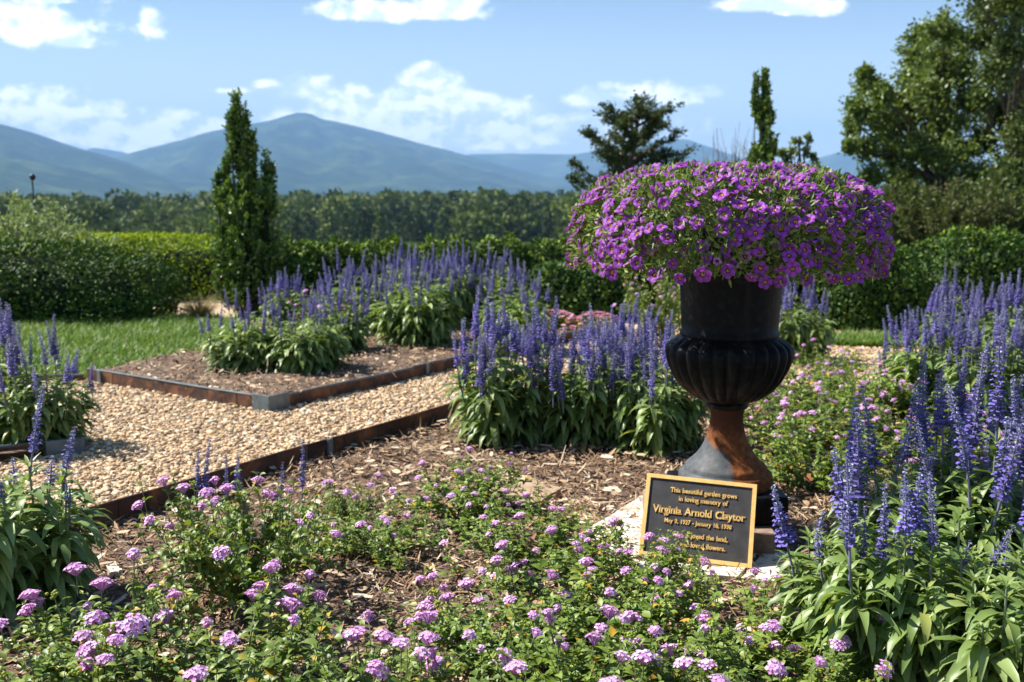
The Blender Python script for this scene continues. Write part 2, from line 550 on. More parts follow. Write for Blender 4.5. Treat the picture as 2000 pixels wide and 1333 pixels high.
# rusty steel
m, t, p, out = newmat('rusty_steel'); M['rusty_steel'] = m
f = tnoise(t, 9, 6, .65, dist=.6)
t.links.new(ramp(t, f, [(.32, (.025, .015, .011)), (.5, (.085, .038, .02)), (.62, (.22, .085, .032)), (.78, (.15, .14, .13))]), p.inputs['Base Color'])
p.inputs['Roughness'].default_value = .8
bumpn(t, p, f, .3, .004)
M['grey_steel'] = plain('grey_steel', (.135, .165, .175), .55, .4, .2, nz=25, amt=.3)
M['concrete'] = plain('concrete', (.27, .185, .14), .9, .2, nz=45, amt=.3, bump_=.35)
M['pale_stone'] = plain('pale_stone', (.66, .58, .47), .85, .25, nz=14, amt=.16, bump_=.3)
M['tan_stone'] = plain('tan_stone', (.36, .26, .17), .9, .2, nz=9, amt=.3, bump_=.5)
M['brass'] = plain('brass', (.95, .58, .19), .5, .4, .0, nz=60, amt=.12)
m, t, p, out = newmat('plaque_black'); M['plaque_black'] = m
t.links.new(ramp(t, tnoise(t, 30, 6), [(.35, (.034, .030, .029)), (.7, (.062, .056, .054))]), p.inputs['Base Color'])
p.inputs['Roughness'].default_value = .62
bumpn(t, p, tnoise(t, 500, 2), .25, .002)


def ironmat(name, rust):
    """black painted cast iron with rust where the paint has gone"""
    m, t, p, out = newmat(name)
    f = tnoise(t, 7, 8, .66, dist=.8)
    fine = tnoise(t, 60, 5, .6)
    tcn = NN(t, 'ShaderNodeTexCoord')
    sp_ = NN(t, 'ShaderNodeSeparateXYZ')
    t.links.new(tcn.outputs['Object'], sp_.inputs[0])
    paint = ramp(t, fine, [(.3, (.0025, .0027, .0035)), (.55, (.005, .0055, .007)), (.82, (.020, .024, .028))])
    rustc = ramp(t, fine, [(.3, (.09, .030, .012)), (.55, (.25, .082, .026)), (.8, (.42, .17, .06))])
    if rust == 'foot':
        grey = ramp(t, fine, [(.3, (.06, .064, .066)), (.6, (.10, .106, .11)), (.8, (.15, .152, .15))])
        paint = grey
        g = MA(t, 'ADD', MA(t, 'MULTIPLY', sp_.outputs[0], 16.0), MA(t, 'MULTIPLY', MA(t, 'SUBTRACT', f, .5), 2.6))
        # bare rust higher up the stem
        g = MA(t, 'ADD', g, MA(t, 'MULTIPLY', SSTEP(t, sp_.outputs[2], .085, .15), 1.2))
        mask = SSTEP(t, g, -.35, .05)
        rustc = MIXC(t, SSTEP(t, sp_.outputs[2], .10, .2), rustc, (.075, .028, .014))  # rust on the upper stem darkened to paint in the shade below the bowl
    else:
        g = MA(t, 'ADD', f, MA(t, 'MULTIPLY', sp_.outputs[2], -1.1))
        mask = MA(t, 'MULTIPLY', MA(t, 'MULTIPLY', SSTEP(t, g, .22, .42), .5), SSTEP(t, sp_.outputs[2], .02, .12))
        # rain streaks and dust
        mp_ = NN(t, 'ShaderNodeMapping')
        mp_.inputs['Scale'].default_value = (26, 26, 2.2)
        t.links.new(tcn.outputs['Object'], mp_.inputs[0])
        sn = NN(t, 'ShaderNodeTexNoise')
        sn.inputs['Scale'].default_value = 1.0
        sn.inputs['Detail'].default_value = 6
        t.links.new(mp_.outputs[0], sn.inputs['Vector'])
        paint = MIXC(t, MA(t, 'MULTIPLY', SSTEP(t, sn.outputs[0], .52, .78), .55), paint, (.045, .040, .036))
    t.links.new(MIXC(t, mask, paint, rustc), p.inputs['Base Color'])
    t.links.new(MA(t, 'ADD', MA(t, 'MULTIPLY', mask, .35), .5), p.inputs['Roughness'])
    p.inputs['Specular IOR Level'].default_value = .12
    bumpn(t, p, fine, .25, .004)
    return m


M['iron'] = ironmat('iron', 'bowl')
M['iron_foot'] = ironmat('iron_foot', 'foot')

# ------------------------------------------------------------------ terrain
def hgt(x, y):
    def ss(a, b, v):
        k = np.clip((v - a) / (b - a), 0, 1)
        return k * k * (3 - 2 * k)
    d = y
    h = -11.0 * ss(14, 190, d)
    hill = ss(300, 720, d) * (1 - ss(800, 1400, d))
    azm = x / np.maximum(y, 1)
    h = h + hill * (6.5 * ss(-.42, -.16, azm) - 5.2)
    h = h - 22 * ss(800, 1500, d)
    return h - .05


yy_ = np.concatenate([np.linspace(-6, 14, 9), np.geomspace(16, 11150, 70)])
aa_ = np.linspace(-1, 1, 61)
YY, AA = np.meshgrid(yy_, aa_, indexing='ij')
XX = AA * (14 + .93 * np.maximum(YY, 0))
ZZ = hgt(XX, YY)
mb = MB()
i, j = np.meshgrid(np.arange(len(yy_) - 1), np.arange(len(aa_) - 1), indexing='ij')
na = len(aa_)
quads = np.stack([i * na + j, i * na + j + 1, (i + 1) * na + j + 1, (i + 1) * na + j], -1).reshape(-1, 4)
mb.add(np.stack([XX, YY, ZZ], -1).reshape(-1, 3), quads)
tag(mb.build('ground', M['terrain']), kind='structure')

# mountains: three ranges, each a height field over azimuth and distance
def profile(pts, q):
    px_, h_ = zip(*pts)
    return np.interp(q, px_, h_)


def mountain_range(name, r0, wid, pts, seed, spur):
    """pts: (tangent of azimuth, tangent of elevation of the ridge)"""
    u = np.linspace(-.95, .95, 420)
    r = np.linspace(r0 - wid * 1.6, r0 + wid, 64)
    Rr, Uu = np.meshgrid(r, u, indexing='ij')
    x, y = Uu * Rr, Rr
    ridge = profile(pts, Uu) * r0
    # smooth the outline with a little unevenness
    k = np.where(Rr < r0, (r0 - Rr) / (wid * 1.6), (Rr - r0) / wid)
    fall = np.clip(1 - k, 0, 1) ** 1.25
    nz_ = .45 - np.abs(vnoise(x, y * .45, 1 / 1000.0, seed)) * 2.2
    nz2 = .4 - np.abs(vnoise(x, y * .5, 1 / 380.0, seed + 9)) * 2
    z = ridge * fall * (1 + (spur * nz_ + .5 * spur * nz2) * np.clip(k * 3, 0.05, 1)) - 45
    mb = MB()
    na = len(u)
    i, j = np.meshgrid(np.arange(len(r) - 1), np.arange(na - 1), indexing='ij')
    F = np.stack([i * na + j, i * na + j + 1, (i + 1) * na + j + 1, (i + 1) * na + j], -1).reshape(-1, 4)
    mb.add(np.stack([x, y, z], -1).reshape(-1, 3), F)
    return tag(mb.build(name, M['mountain']), kind='structure')


def pp(lst, extra):
    # ridge points read off the photo (px, py) -> tangents; 'extra' lifts for the valley offset
    o = []
    for px, py in lst:
        d = ray(px, py)
        o.append((d.x / d.y, max(d.z / d.y, 0) + extra))
    return o


mountain_range('mountain_ridge', 7000, 2300, pp([(-900, 330), (130, 400), (200, 315), (262, 296), (330, 278), (420, 254), (480, 242), (540, 228), (580, 219), (602, 220), (630, 232), (700, 246), (760, 262), (850, 286), (920, 305), (1010, 330), (1100, 352), (1200, 400), (3000, 400)], .0065), 3.0, .34)
mountain_range('mountain_slope', 5200, 1900, pp([(-1200, 190), (-200, 215), (0, 239), (60, 257), (120, 278), (170, 292), (240, 312), (330, 345), (420, 400), (3000, 400)], .0088), 8.0, .32)
mountain_range('mountain_far_range', 9000, 1800, pp([(-900, 400), (100, 320), (180, 287), (240, 296), (330, 330), (600, 340), (860, 312), (920, 300), (1000, 299), (1120, 300), (1230, 285), (1290, 272), (1340, 270), (1400, 291), (1470, 316), (1560, 318), (1640, 296), (1700, 305), (1760, 330), (2100, 300), (3000, 320)], .005), 14.0, .2)

# haze: pale even air round the camera and everything in the scene
HAZE_DENS = 1.35e-4
hz_m = bpy.data.materials.new('haze_air')
hz_m.use_nodes = True
ht = hz_m.node_tree
ht.nodes.clear()
ho = NN(ht, 'ShaderNodeOutputMaterial')
hv = NN(ht, 'ShaderNodeVolumePrincipled')
hv.inputs['Color'].default_value = (.34, .60, .98, 1)
hv.inputs['Density'].default_value = HAZE_DENS
hv.inputs['Anisotropy'].default_value = 0.0
ht.links.new(hv.outputs[0], ho.inputs['Volume'])
mb = MB()
box(mb, (-11500, -300, -52), (11500, 11200, 760))
tag(mb.build('haze', hz_m, smooth=False), kind='stuff')

# ------------------------------------------------------------------ garden ground
def sheet(name, pts, z, mat, sub=None, amp=0.0, kind='structure', seed=1.0):
    """flat sheet over a polygon; sub: grid step for an uneven surface"""
    pts = [Vector((q[0], q[1])) for q in pts]
    mb = MB()
    if sub is None:
        mb.add([(q.x, q.y, z) for q in pts], np.arange(len(pts))[None])
    else:
        import bmesh
        bm = bmesh.new()
        bm.faces.new([bm.verts.new((q.x, q.y, z)) for q in pts])
        xs, ys = [q.x for q in pts], [q.y for q in pts]
        for lo, hi, nrm in ((min(xs), max(xs), (1, 0, 0)), (min(ys), max(ys), (0, 1, 0))):
            v = lo + sub
            while v < hi:
                bmesh.ops.bisect_plane(bm, geom=bm.verts[:] + bm.edges[:] + bm.faces[:], plane_co=Vector(nrm) * v, plane_no=nrm)
                v += sub
        for v in bm.verts:
            v.co.z += amp * mnoise.fractal(Vector((v.co.x * 3, v.co.y * 3, seed)), 1, 2, 4)
        me = bpy.data.meshes.new(name)
        bm.normal_update()
        for f in bm.faces:
            if f.normal.z < 0:
                f.normal_flip()
            f.smooth = True
        bm.to_mesh(me)
        bm.free()
        me.materials.append(mat)
        return tag(link(name, me), kind=kind)
    return tag(mb.build(name, mat), kind=kind)


def inpoly(x, y, poly):
    c = np.zeros(len(x), bool)
    n = len(poly)
    for a in range(n):
        x1, y1 = poly[a][0], poly[a][1]
        x2, y2 = poly[(a + 1) % n][0], poly[(a + 1) % n][1]
        cond = ((y1 > y) != (y2 > y)) & (x < (x2 - x1) * (y - y1) / (y2 - y1 + 1e-12) + x1)
        c ^= cond
    return c


def scatter(poly, n, ymax=99, ymin=-99, margin=.06):
    """points spread over a polygon, kept where the garden is in view from around the camera"""
    xs, ys = [q[0] for q in poly], [q[1] for q in poly]
    X = rng.uniform(min(xs), max(xs), n)
    Y = rng.uniform(min(ys), max(ys), n)
    k = inpoly(X, Y, poly) & (np.abs(X) < (.5 + margin) * Y + .25) & (Y < ymax) & (Y > ymin)
    return X[k], Y[k]


A_far, A_near = gp(918, 812), gp(118, 1066)
A_dir = (A_far - A_near).normalized()
A_left = A_near - A_dir * 1.6
K = gp(527, 806)
C_end = gp(172, 745)
B_end = gp(866, 727)
B_dir = (B_end - K).normalized()
gravel_poly = [(-9, -1), (9, -1), (9, 11), (-9, 11)]
sheet('gravel_path', gravel_poly, 0.0, M['gravel'])
near_bed = [(A_left.x, A_left.y), (A_far.x, A_far.y), (.1, 4.95), (1.2, 5.25), (1.75, 4.75), (3.2, 5.6), (4.5, 5.0), (4.5, .2), (A_left.x - .2, .2)]
sheet('mulch_bed', near_bed, .012, M['mulch'], .09, .022)
B_far = K + B_dir * 3.1
bed_far = [(C_end.x, C_end.y), (K.x, K.y), (B_far.x, B_far.y), tuple(gp(1010, 628))[:2], tuple(gp(520, 634))[:2], tuple(gp(420, 690))[:2]]
sheet('far_mulch_bed', bed_far, .045, M['mulch'], .12, .015, seed=4)
lawn_poly = [tuple(gp(-260, 742))[:2], (C_end.x, C_end.y + .03), tuple(gp(424, 690))[:2], tuple(gp(500, 645))[:2], tuple(gp(420, 622))[:2], tuple(gp(-260, 628))[:2]]
sheet('lawn', lawn_poly, .012, M['turf'], .25, .015, seed=6)
lawn_right = [tuple(gp(1570, 676))[:2], tuple(gp(1770, 682))[:2], tuple(gp(1900, 664))[:2], tuple(gp(1570, 662))[:2]]
sheet('lawn_strip', lawn_right, .014, M['turf'], .25, .012, seed=7)
left_bed = [tuple(gp(-160, 840))[:2], tuple(gp(158, 884))[:2], tuple(gp(30, 905))[:2], tuple(gp(-300, 925))[:2]]
sheet('left_mulch_bed', left_bed, .035, M['mulch'], .12, .01, seed=9)

# pebbles of the path
ico_v = np.array([(0, 1, 1.618), (0, -1, 1.618), (0, 1, -1.618), (0, -1, -1.618), (1, 1.618, 0), (-1, 1.618, 0), (1, -1.618, 0), (-1, -1.618, 0), (1.618, 0, 1), (-1.618, 0, 1), (1.618, 0, -1), (-1.618, 0, -1)], float)
ico_v /= np.linalg.norm(ico_v[0])
ico_f = []
for a in range(12):
    for b in range(a + 1, 12):
        for c in range(b + 1, 12):
            if all(np.linalg.norm(ico_v[p_] - ico_v[q_]) < 1.1 for p_, q_ in ((a, b), (b, c), (a, c))):
                nrm = np.cross(ico_v[b] - ico_v[a], ico_v[c] - ico_v[a])
                ico_f.append((a, b, c) if np.dot(nrm, ico_v[a]) > 0 else (a, c, b))
ico_f = np.array(ico_f)


def lumps(mb, X, Y, Z, sa, sb, sc, tilt=.3, var=None, mat=0, jit=.18):
    N = len(X)
    V = ico_v[None] * (1 + rng.uniform(-jit, jit, (N, 12, 1)))
    V = V * np.stack([sa, sb, sc], 1)[:, None, :]
    a = rng.uniform(0, 6.28, N)
    tx = rng.normal(0, tilt, N)
    c, s = np.cos(tx)[:, None], np.sin(tx)[:, None]
    y, z = V[..., 1] * c - V[..., 2] * s, V[..., 1] * s + V[..., 2] * c
    x = V[..., 0]
    c, s = np.cos(a)[:, None], np.sin(a)[:, None]
    V = np.stack([x * c - y * s + X[:, None], x * s + y * c + Y[:, None], z + Z[:, None]], -1)
    F = (np.arange(N)[:, None, None] * 12 + ico_f[None]).reshape(-1, 3)
    mb.add(V.reshape(-1, 3), F, mat, np.repeat(rng.uniform(0, 1, N) if var is None else var, 20))


X, Y = scatter([(-4.5, 2.2), (3.5, 2.2), (3.5, 7.4), (-4.5, 7.4)], 260000, 7.4)
keep = ~inpoly(X, Y, near_bed) & ~inpoly(X, Y, bed_far) & ~inpoly(X, Y, lawn_poly) & (rng.uniform(0, 1, len(X)) < np.clip(1.5 - Y * .14, .35, 1))
X, Y = X[keep], Y[keep]
N = len(X)
mb = MB()
sz = rng.lognormal(-.05, .42, N).clip(.3, 2.2) * np.clip(.8 + Y * .05, 1, 1.25)
lumps(mb, X, Y, .002 + U_(0, .006, N), (.0084) * sz, .0054 * sz * U_(.6, 1.3, N), .0030 * sz * U_(.6, 1.5, N), .45, jit=.3)
tag(mb.build('gravel', M['pebble']), kind='stuff')

# bark chips and shreds on the beds
def chips(name, poly, n, z, ymax=99):
    X, Y = scatter(poly, n, ymax)
    N = len(X)
    mb = MB()
    L = .018 + rng.exponential(.014, N).clip(0, .075)
    W = (.0020 + rng.exponential(.0022, N).clip(0, .011)) * (1 + .12 * Y)
    P = np.stack([X, Y, z + U_(0, .016, N)], 1)
    e = rng.normal(0, .3, N)
    leaves(mb, P, U_(0, 6.28, N), e, e + rng.normal(0, .3, N), L, W, .15, U_(-.5, .5, N), 2, lambda t: np.array([.6, 1, .35]), 0, rng.beta(1.2, 1.25, N))
    # a few flat pale flakes
    k = rng.uniform(0, 1, N) < .018
    q = k.sum()
    leaves(mb, P[k] + [0, 0, .01], U_(0, 6.28, q), rng.normal(0, .15, q), rng.normal(0, .15, q), U_(.02, .05, q), U_(.012, .024, q), .05, U_(-.3, .3, q), 2, lambda t: np.array([.8, 1, .7]), 0, U_(.7, 1, q))
    return tag(mb.build(name, M['chip'], smooth=False), kind='stuff')


chips('bark_chips', near_bed, 190000, .018, 5.4)
spill = [(A_near.x - .0, A_near.y), (A_far.x, A_far.y), (A_far.x - .35, A_far.y + .1), (A_near.x - .35, A_near.y + .1)]
chips('spilt_bark_chips', spill, 420, .006)
chips('stray_bark_chips', [(-3, 2.6), (.2, 4.2), (.6, 6), (-3, 6)], 500, .006)
chips('far_bark_chips', bed_far, 18000, .05)

# lawn blades
def turf(name, poly, n, z):
    X, Y = scatter(poly, n)
    N = len(X)
    mb = MB()
    e0 = U_(.7, 1.5, N)
    leaves(mb, np.stack([X, Y, np.full(N, z)], 1), U_(0, 6.28, N), e0, e0 - U_(.2, 1.2, N), U_(.03, .085, N), U_(.004, .008, N), .2, None, 2, lambda t: np.array([1, .8, .1]))
    return tag(mb.build(name, M['grass']), kind='stuff')


turf('grass', lawn_poly, 60000, .01)
turf('grass_strip', lawn_right, 9000, .012)

# ------------------------------------------------------------------ steel edging
def edging(name, label, pts, h, z0, thick=.006, group=None, stakes=None, lip='grey_steel'):
    root = thing(name, label, 'edging', (pts[0][0], pts[0][1], 0), 0, group)
    o = Vector((pts[0][0], pts[0][1], 0))
    for a, b in zip(pts[:-1], pts[1:]):
        a, b = Vector((a[0], a[1], 0)), Vector((b[0], b[1], 0))
        d = b - a
        L = d.length
        ang = math.atan2(d.y, d.x)
        n = max(1, round(L / 1.15))
        for q in range(n):
            mb = MB()
            x0, x1 = L * q / n + .002, L * (q + 1) / n - .002
            xs = np.linspace(x0, x1, 14)
            wob = .004 * np.sin(xs * 5 + q)
            dz = U_(-.004, .004)
            for s in range(13):
                box(mb, (xs[s], wob[s] - thick / 2, z0), (xs[s + 1], wob[s] + thick / 2, z0 + h + dz), M=Matrix.Translation(a - o) @ Matrix.Rotation(ang, 4, 'Z'))
            # rolled top lip
            lp = np.stack([xs, wob, np.full(14, z0 + h + dz)], 1)
            mm = Matrix.Translation(a - o) @ Matrix.Rotation(ang, 4, 'Z')
            tube(mb, np.array([mm @ Vector(v) for v in lp]), .0055, 6, 1)
            mb.build('steel_strip', [M['rusty_steel'], M[lip]], root, False)
            if q > 0 or stakes:
                mb = MB()
                box(mb, (x0 + .10, -.012, z0), (x0 + .125, -.004, z0 + h + .004), M=mm)
                mb.build('stake', M['grey_steel'], root, False)
    return root


edging('steel_edging', 'long rusty steel edging strip between the tan gravel and the near mulch bed', [(A_left.x, A_left.y), (A_far.x + .25 * A_dir.x, A_far.y + .25 * A_dir.y)], .098, -.02, lip='rusty_steel')
CK = edging('steel_edging', 'rusty steel edging with a grey lip along the sunlit left side of the far bed', [(C_end.x, C_end.y), (K.x, K.y)], .085, -.02, stakes=True)
edging('steel_edging', 'dark shaded steel edging along the right side of the far bed', [(K.x, K.y), (B_far.x, B_far.y)], .085, -.02)
edging('steel_edging', 'short dark steel edging under the salvia at the left picture edge', [tuple(gp(-120, 915))[:2], tuple(gp(158, 884))[:2], tuple(gp(20, 850))[:2]], .07, -.02)
edging('steel_edging', 'dark low steel edging at the front of the lawn beside the far bed corner', [tuple(gp(-200, 752))[:2], (C_end.x - .02, C_end.y)], .06, -.02)


def bracket(label, loc, ang):
    root = thing('corner_bracket', label, 'bracket', (loc.x, loc.y, -.02), ang)
    mb = MB()
    box(mb, (-.10, -.009, 0), (.008, .006, .10))
    box(mb, (-.007, .0065, 0), (.008, .10, .099))
    bevel(mb.build('plate', M['grey_steel'], root, False), .002)
    mb = MB()
    for x_ in (-.07, -.03):
        lathe(mb, [(.006, 0), (.006, .004)], 8)
    return root


angK = math.atan2(-(C_end - K).y, -(C_end - K).x)
rb = thing('corner_bracket', 'grey steel corner bracket joining two edging strips of the far bed', 'bracket', (K.x, K.y, -.02), 0)
mb = MB()
for tgt, off in ((C_end, 1), (B_end, 1)):
    d = (tgt - K).normalized()
    a_ = math.atan2(d.y, d.x)
    side_ = -1 if tgt is C_end else 1
    mm = Matrix.Rotation(a_, 4, 'Z')
    if side_ < 0:
        box(mb, (-.012, .006, 0), (.10, .014, .098), M=mm)
    else:
        box(mb, (-.012, -.014, 0), (.11, -.006, .0985), M=mm)
bevel(mb.build('angle_plate', M['grey_steel'], rb, False), .002)
lb = thing('corner_bracket', 'dark steel corner bracket of the bed at the left picture edge', 'bracket', tuple(gp(158, 886)), 0)
mb = MB()
d = (gp(-120, 915) - gp(158, 884)).normalized()
box(mb, (-.01, .005, -.02), (.12, .014, .062), M=Matrix.Rotation(math.atan2(d.y, d.x), 4, 'Z'))
d = (gp(20, 850) - gp(158, 884)).normalized()
box(mb, (-.01, -.014, -.02), (.08, -.005, .0615), M=Matrix.Rotation(math.atan2(d.y, d.x), 4, 'Z'))
bevel(mb.build('angle_plate', M['grey_steel'], lb, False), .002)

# ------------------------------------------------------------------ urn
UX, UY = .595, 2.78
root = thing('garden_urn', 'tall black cast iron urn with a fluted bowl and rusty foot', 'urn', (UX, UY, .165))
Z0 = .165
def zr(lst):
    return [(r, z - Z0) for r, z in lst]
mb = MB()   # square plinth
box(mb, (-.142, -.142, -.078), (.142, .142, 0))
o = bevel(mb.build('plinth', M['iron'], root, False), .006)
mb = MB()
foot = zr([(.127, .165), (.129, .170), (.129, .192), (.126, .200), (.117, .204), (.114, .209), (.113, .216), (.108, .222), (.096, .232), (.082, .246), (.070, .263), (.060, .283), (.052, .305), (.047, .33), (.044, .352), (.046, .372), (.052, .384)])
lathe(mb, foot, 72)
mb.build('foot', M['iron_foot'], root)
mb = MB()   # knop between stem and bowl
lathe(mb, zr([(.050, .380), (.056, .383), (.058, .390), (.055, .397), (.050, .400)]), 64)
mb.build('collar', M['iron'], root)
bowl_p = zr([(.050, .398), (.070, .402), (.096, .414), (.120, .434), (.141, .460), (.157, .490), (.166, .516), (.169, .535), (.167, .550), (.158, .563), (.146, .571), (.137, .577), (.130, .583)])
bz = np.array(bowl_p)
zz = np.linspace(bz[0, 1], bz[-1, 1], 40)
tt_ = np.linspace(0, 1, 44)
cum = np.concatenate([[0], np.cumsum(np.hypot(np.diff(bz[:, 0]), np.diff(bz[:, 1])))])
cum /= cum[-1]
bp = np.stack([np.interp(tt_, cum, bz[:, 0]), np.interp(tt_, cum, bz[:, 1])], 1)
mb = MB()
zlo, zhi = bp[0, 1], bp[-1, 1]
lathe(mb, bp, 26 * 12, flute=lambda z: .075 * np.clip((z - zlo) / .03, .1, 1) * np.clip((zhi - z) / .028, 0, 1))
mb.build('fluted_bowl', M['iron'], root)
mb = MB()
lathe(mb, zr([(.130, .580), (.134, .585), (.134, .592), (.130, .598), (.131, .62), (.134, .68), (.139, .74), (.146, .79), (.156, .83), (.172, .848), (.180, .852), (.182, .860), (.178, .866), (.160, .866), (.145, .85), (.135, .82), (.13, .80)]), 96, capb=False, capt=False)
mb.build('neck', M['iron'], root)
mb = MB()
lathe(mb, zr([(.003, .815), (.08, .82), (.139, .812)]), 40, capb=False, capt=False)
mb.build('soil', plain('potting_soil', (.05, .035, .025), .95, .1, nz=60), root)

# concrete blocks under the urn
def block(label, x0, x1, y0, y1, z1, rot=0):
    c = Vector(((x0 + x1) / 2, (y0 + y1) / 2, .0))
    r_ = thing('concrete_block', label, 'block', tuple(c), rot, 'blocks under the urn')
    mb = MB()
    box(mb, (x0 - c.x, y0 - c.y, 0), (x1 - c.x, y1 - c.y, z1))
    bevel(mb.build('block', M['concrete'], r_, False), .005)


block('brown concrete block showing to the right of the black plaque', .585, .700, 2.585, 2.96, .086, R(-3))
block('brown concrete block mostly hidden behind the middle of the plaque', .472, .580, 2.61, 2.97, .0855, R(-3))
block('brown concrete block whose corner peeps out left of the plaque', .383, .467, 2.635, 2.98, .085, R(-3))


def slab(name, label, pts, z0, z1, mat, grp=None):
    c = sum((Vector((a, b, 0)) for a, b in pts), Vector()) / len(pts)
    r_ = thing(name, label, 'stone', tuple(c), 0, grp)
    # rounded irregular outline
    P = []
    n = len(pts)
    for k in range(n):
        a, b = Vector(pts[k]), Vector(pts[(k + 1) % n])
        for s in np.linspace(0, 1, 7)[:-1]:
            q = a.lerp(b, s)
            P.append((q.x - c.x + random.uniform(-.004, .004), q.y - c.y + random.uniform(-.004, .004)))
    mb = MB()
    m_ = len(P)
    V = [(x, y, z0) for x, y in P] + [(x, y, z1 + random.uniform(-.0015, .0015)) for x, y in P]
    mb.add(V, np.array([[k, (k + 1) % m_, m_ + (k + 1) % m_, m_ + k] for k in range(m_)]))
    mb.add(V, np.arange(m_, 2 * m_)[None])
    bevel(mb.build('stone', mat, r_, False), .004)
    return r_


slab('flat_stone', 'cream flat stone slab under the plaque and its left side', [tuple(gp(q, w))[:2] for q, w in ((1258, 985), (1500, 1075), (1440, 1150), (1250, 1140), (1125, 1068))], 0, .032, M['pale_stone'])
slab('flat_stone', 'pale flat stone below the bottom right corner of the plaque', [tuple(gp(q, w))[:2] for q, w in ((1448, 1150), (1508, 1082), (1560, 1120), (1520, 1160))], 0, .03, M['pale_stone'])
slab('flat_stone', 'tan stepping stone lying in the mulch behind the lantana', [tuple(gp(q, w))[:2] for q, w in ((955, 950), (1030, 948), (1095, 970), (1055, 1000), (975, 1000))], 0, .03, M['tan_stone'])
slab('stone_chip', 'small pinkish white stone chip on the mulch near the left lantana', [tuple(gp(q, w, .03))[:2] for q, w in ((204, 1106), (226, 1102), (238, 1118), (214, 1124))], .02, .036, M['pale_stone'])

# ------------------------------------------------------------------ plaque
br = at(1468, 1111, 2.475)
bl = at(1247, 1084, 2.535)
tl = at(1268, 925, 2.645)
u_ = (br - bl).normalized()
v_ = (tl - bl)
v_ = (v_ - u_ * v_.dot(u_)).normalized()
n_ = u_.cross(v_).normalized()
PW, PH = (br - bl).length, (tl - bl).length
if n_.y > 0:
    n_ = -n_
plq = thing('memorial_plaque', 'black memorial plaque with raised gold lettering and border leaning before the urn', 'plaque', tuple(bl))
RM = Matrix((u_, v_, n_)).transposed()
plq.rotation_euler = RM.to_euler()
mb = MB()
box(mb, (0.002, 0.002, -.012), (PW - .002, PH - .002, -.0005))
mb.build('panel', M['plaque_black'], plq, False)
mb = MB()
bw = .0105
for lo, hi in (((0, 0), (PW, bw)), ((0, PH - bw), (PW, PH)), ((0, bw), (bw, PH - bw)), ((PW - bw, bw), (PW, PH - bw))):
    box(mb, (lo[0], lo[1], -.0135), (hi[0], hi[1], .003))
mb.build('border', M['brass'], plq, False)
LINES = [("This beautiful garden grows", .80, .0185, .60, .53), ("in loving memory of", .70, .0185, .44, .53), ("Virginia Arnold Claytor", .535, .029, .83, .50),
         ("May 9, 1927 - January 18, 1998", .425, .0165, .60, .50), ("who enjoyed the land,", .27, .0185, .49, .53), ("and loved flowers.", .16, .0185, .40, .56)]
for txt, vy, size, wf, cx_ in LINES:
    cu = bpy.data.curves.new('lettering', 'FONT')
    cu.body = txt
    cu.size = size
    cu.align_x = 'CENTER'
    cu.extrude = .0011
    cu.offset = size * .018
    cu.space_word = 1.25
    tmp = bpy.data.objects.new('lettering', cu)
    COL.objects.link(tmp)
    dg = bpy.context.evaluated_depsgraph_get()
    me = bpy.data.meshes.new_from_object(tmp.evaluated_get(dg))
    bpy.data.objects.remove(tmp)
    xs = [v.co.x for v in me.vertices]
    k = wf * PW / (max(xs) - min(xs))
    # slab serifs: a small bar on every flat stem end
    ev = np.array([[me.vertices[q].co[:] for q in e.vertices] for e in me.edges])
    zt = ev[:, :, 2].max()
    flat = (np.abs(ev[:, 0, 1] - ev[:, 1, 1]) < size * .004) & (np.abs(ev[:, :, 2] - zt).max(1) < 1e-6)
    wd = np.abs(ev[:, 0, 0] - ev[:, 1, 0])
    flat &= (wd > size * .06) & (wd < size * .24)
    sb = MB()
    for e in ev[flat]:
        yv, x0, x1 = e[0, 1], min(e[:, 0]), max(e[:, 0])
        hs_ = size * .07
        low = yv < size * .1
        if not (low or yv > size * .4):
            continue
        y0 = yv if low else yv - hs_
        box(sb, ((x0 - size * .05) * k, y0, 0), ((x1 + size * .05) * k, y0 + hs_, zt + .00015))
    for v in me.vertices:
        v.co.x *= k
    me.materials.clear()
    me.materials.append(M['brass'])
    if sb.V:
        import bmesh
        bm = bmesh.new()
        bm.from_mesh(me)
        tmp_me = sb.mesh('serifs', [M['brass']], False)
        bm.from_mesh(tmp_me)
        bm.to_mesh(me)
        bm.free()
        bpy.data.meshes.remove(tmp_me)
    link('lettering', me, plq, (cx_ * PW, vy * PH, .0006))

# ------------------------------------------------------------------ salvia
lance = lambda t: np.sin(np.pi * np.clip(t, 0, 1) ** .72) ** .9


